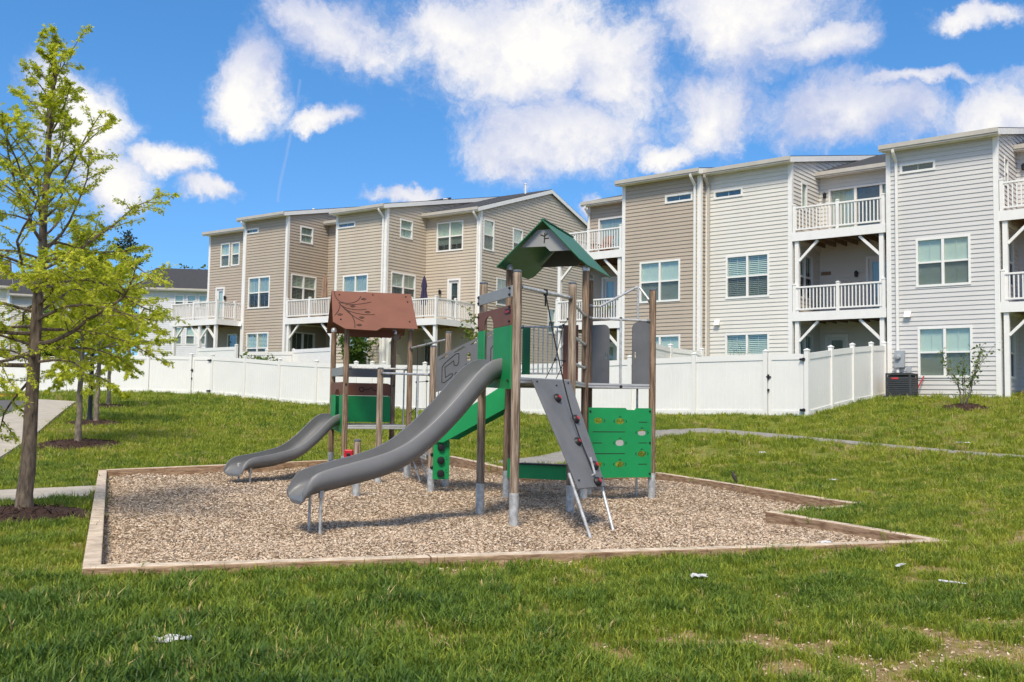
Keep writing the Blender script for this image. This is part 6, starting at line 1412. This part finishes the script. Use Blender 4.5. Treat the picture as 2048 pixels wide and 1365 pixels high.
def deck_chair():
    w = -.9; u = FR.u_at(1205, w); z = 1.85 + 6.05; r = thing('deck_chair', FR.p(u, w, z), 'reddish wooden slatted chair on the upper tan house balcony', 'chair'); f = Frame(FR.p(u, w, 0), FR.U, FR.N)
    for k in range(5): m = MB(); a = -.24 + k * .105; m.hexa([f.p(a, -.25, z + .32), f.p(a + .09, -.25, z + .32), f.p(a + .09, -.22, z + .32), f.p(a, -.22, z + .32), f.p(a, -.5, z + .98), f.p(a + .09, -.5, z + .98), f.p(a + .09, -.47, z + .98), f.p(a, -.47, z + .98)]); m.build('back_slat', 'terracotta', r)
    for k in range(4): m = MB(); fbox(m, f, -.26, .28, -.25 + k * .13, -.14 + k * .13, z + .30 + k * .02, z + .33 + k * .02); m.build('seat_slat', 'terracotta', r)
    for a in (-.28, .28):
        for b in (-.35, .25): m = MB(); fbox(m, f, a - .03, a + .03, b - .03, b + .03, z, z + (.55 if b > 0 else .5)); m.build('leg', 'terracotta', r)
        m = MB(); fbox(m, f, a - .06, a + .06, -.45, .32, z + .55, z + .58); m.build('armrest', 'terracotta', r)
deck_chair()
def bird():
    q = BORDER[4].lerp(BORDER[5], .455); nrm = Vector((.91, .41)) * .06; p = Vector((q.x + nrm.x, q.y + nrm.y, .172)); r = thing('bird', p, 'small brown bird perched on the right border timber', 'bird')
    ax = [(Vector((.05, 0, -.03)), .006), (Vector((.035, 0, .01)), .012), (Vector((.015, 0, .045)), .026), (Vector((-.004, 0, .085)), .035), (Vector((-.018, 0, .12)), .031), (Vector((-.026, 0, .145)), .022), (Vector((-.034, 0, .166)), .023), (Vector((-.045, 0, .182)), .016), (Vector((-.058, 0, .186)), .006), (Vector((-.075, 0, .185)), .0015)]
    rot = Matrix.Rotation(R(20), 3, 'Z'); m = MB(); m.tube([p + rot @ (a + Vector((0, 0, .025))) for a, _ in ax], [k for _, k in ax], 12); m.build('body', 'feather', r, auto=80, fix=False)
    for s in (-1, 1):
        m = MB(); m.tube([p + rot @ Vector((-.002, .012 * s, .075)), p + rot @ Vector((-.012, .014 * s, .0))], .0025, 5); m.build('leg', 'rubber', r)
        m = MB(); m.hexa([p + rot @ Vector(v) for v in ((-.012, .03 * s, .13), (.012, .034 * s, .15), (.05, .016 * s, .03), (.04, .014 * s, .02), (-.012, .034 * s, .13), (.012, .040 * s, .15), (.05, .02 * s, .03), (.04, .018 * s, .02))]); m.build('wing', 'feather', r)
bird()
def litter(label, px, py, w, h, seed, lift=.03, ang=0.0, thick=.006):
    rng = np.random.default_rng(seed); g = ATG(px, py); n = 6; bm = bmesh.new(); vs_ = []
    for i in range(n):
        for j in range(n):
            x, y = (i / (n - 1) - .5) * w, (j / (n - 1) - .5) * h; vs_.append(bm.verts.new((x * math.cos(ang) - y * math.sin(ang) + rng.normal(0, w * .03), x * math.sin(ang) + y * math.cos(ang) + rng.normal(0, h * .03), rng.uniform(0, .35) * min(w, h) + thick)))
    for i in range(n - 1):
        for j in range(n - 1): bm.faces.new((vs_[i * n + j], vs_[(i + 1) * n + j], vs_[(i + 1) * n + j + 1], vs_[i * n + j + 1]))
    bmesh.ops.solidify(bm, geom=bm.faces[:], thickness=.003); bmesh.ops.recalc_face_normals(bm, faces=bm.faces); me = bpy.data.meshes.new('paper_scrap'); bm.to_mesh(me); bm.free(); me.materials.append(M['paper'])
    tag(link('paper_scrap', me, None, (g.x, g.y, g.z + lift)), label, 'litter', 'paper scraps on the lawn')
litter('white crumpled paper in the middle of the front lawn', 1398, 1168, .14, .10, 1, .045)
litter('white paper scrap at the front border timber', 1650, 1097, .14, .09, 2, .04)
litter('thin white strip of litter slanting in the right lawn', 1800, 1146, .22, .035, 3, .06, .9)
litter('pale curled litter strip near the right edge', 1905, 1180, .22, .05, 4, .05, -.5)
litter('large torn white paper lying low left in the front grass', 345, 1305, .22, .10, 5, .06, .3)
litter('small white scrap on the slope left of the bird', 1525, 911, .13, .10, 6, .05)
litter('pale scrap on the slope right of the bird', 1667, 967, .14, .09, 7, .05)
litter('thin white scrap on the far right slope beyond the path', 1926, 892, .30, .08, 8, .06)
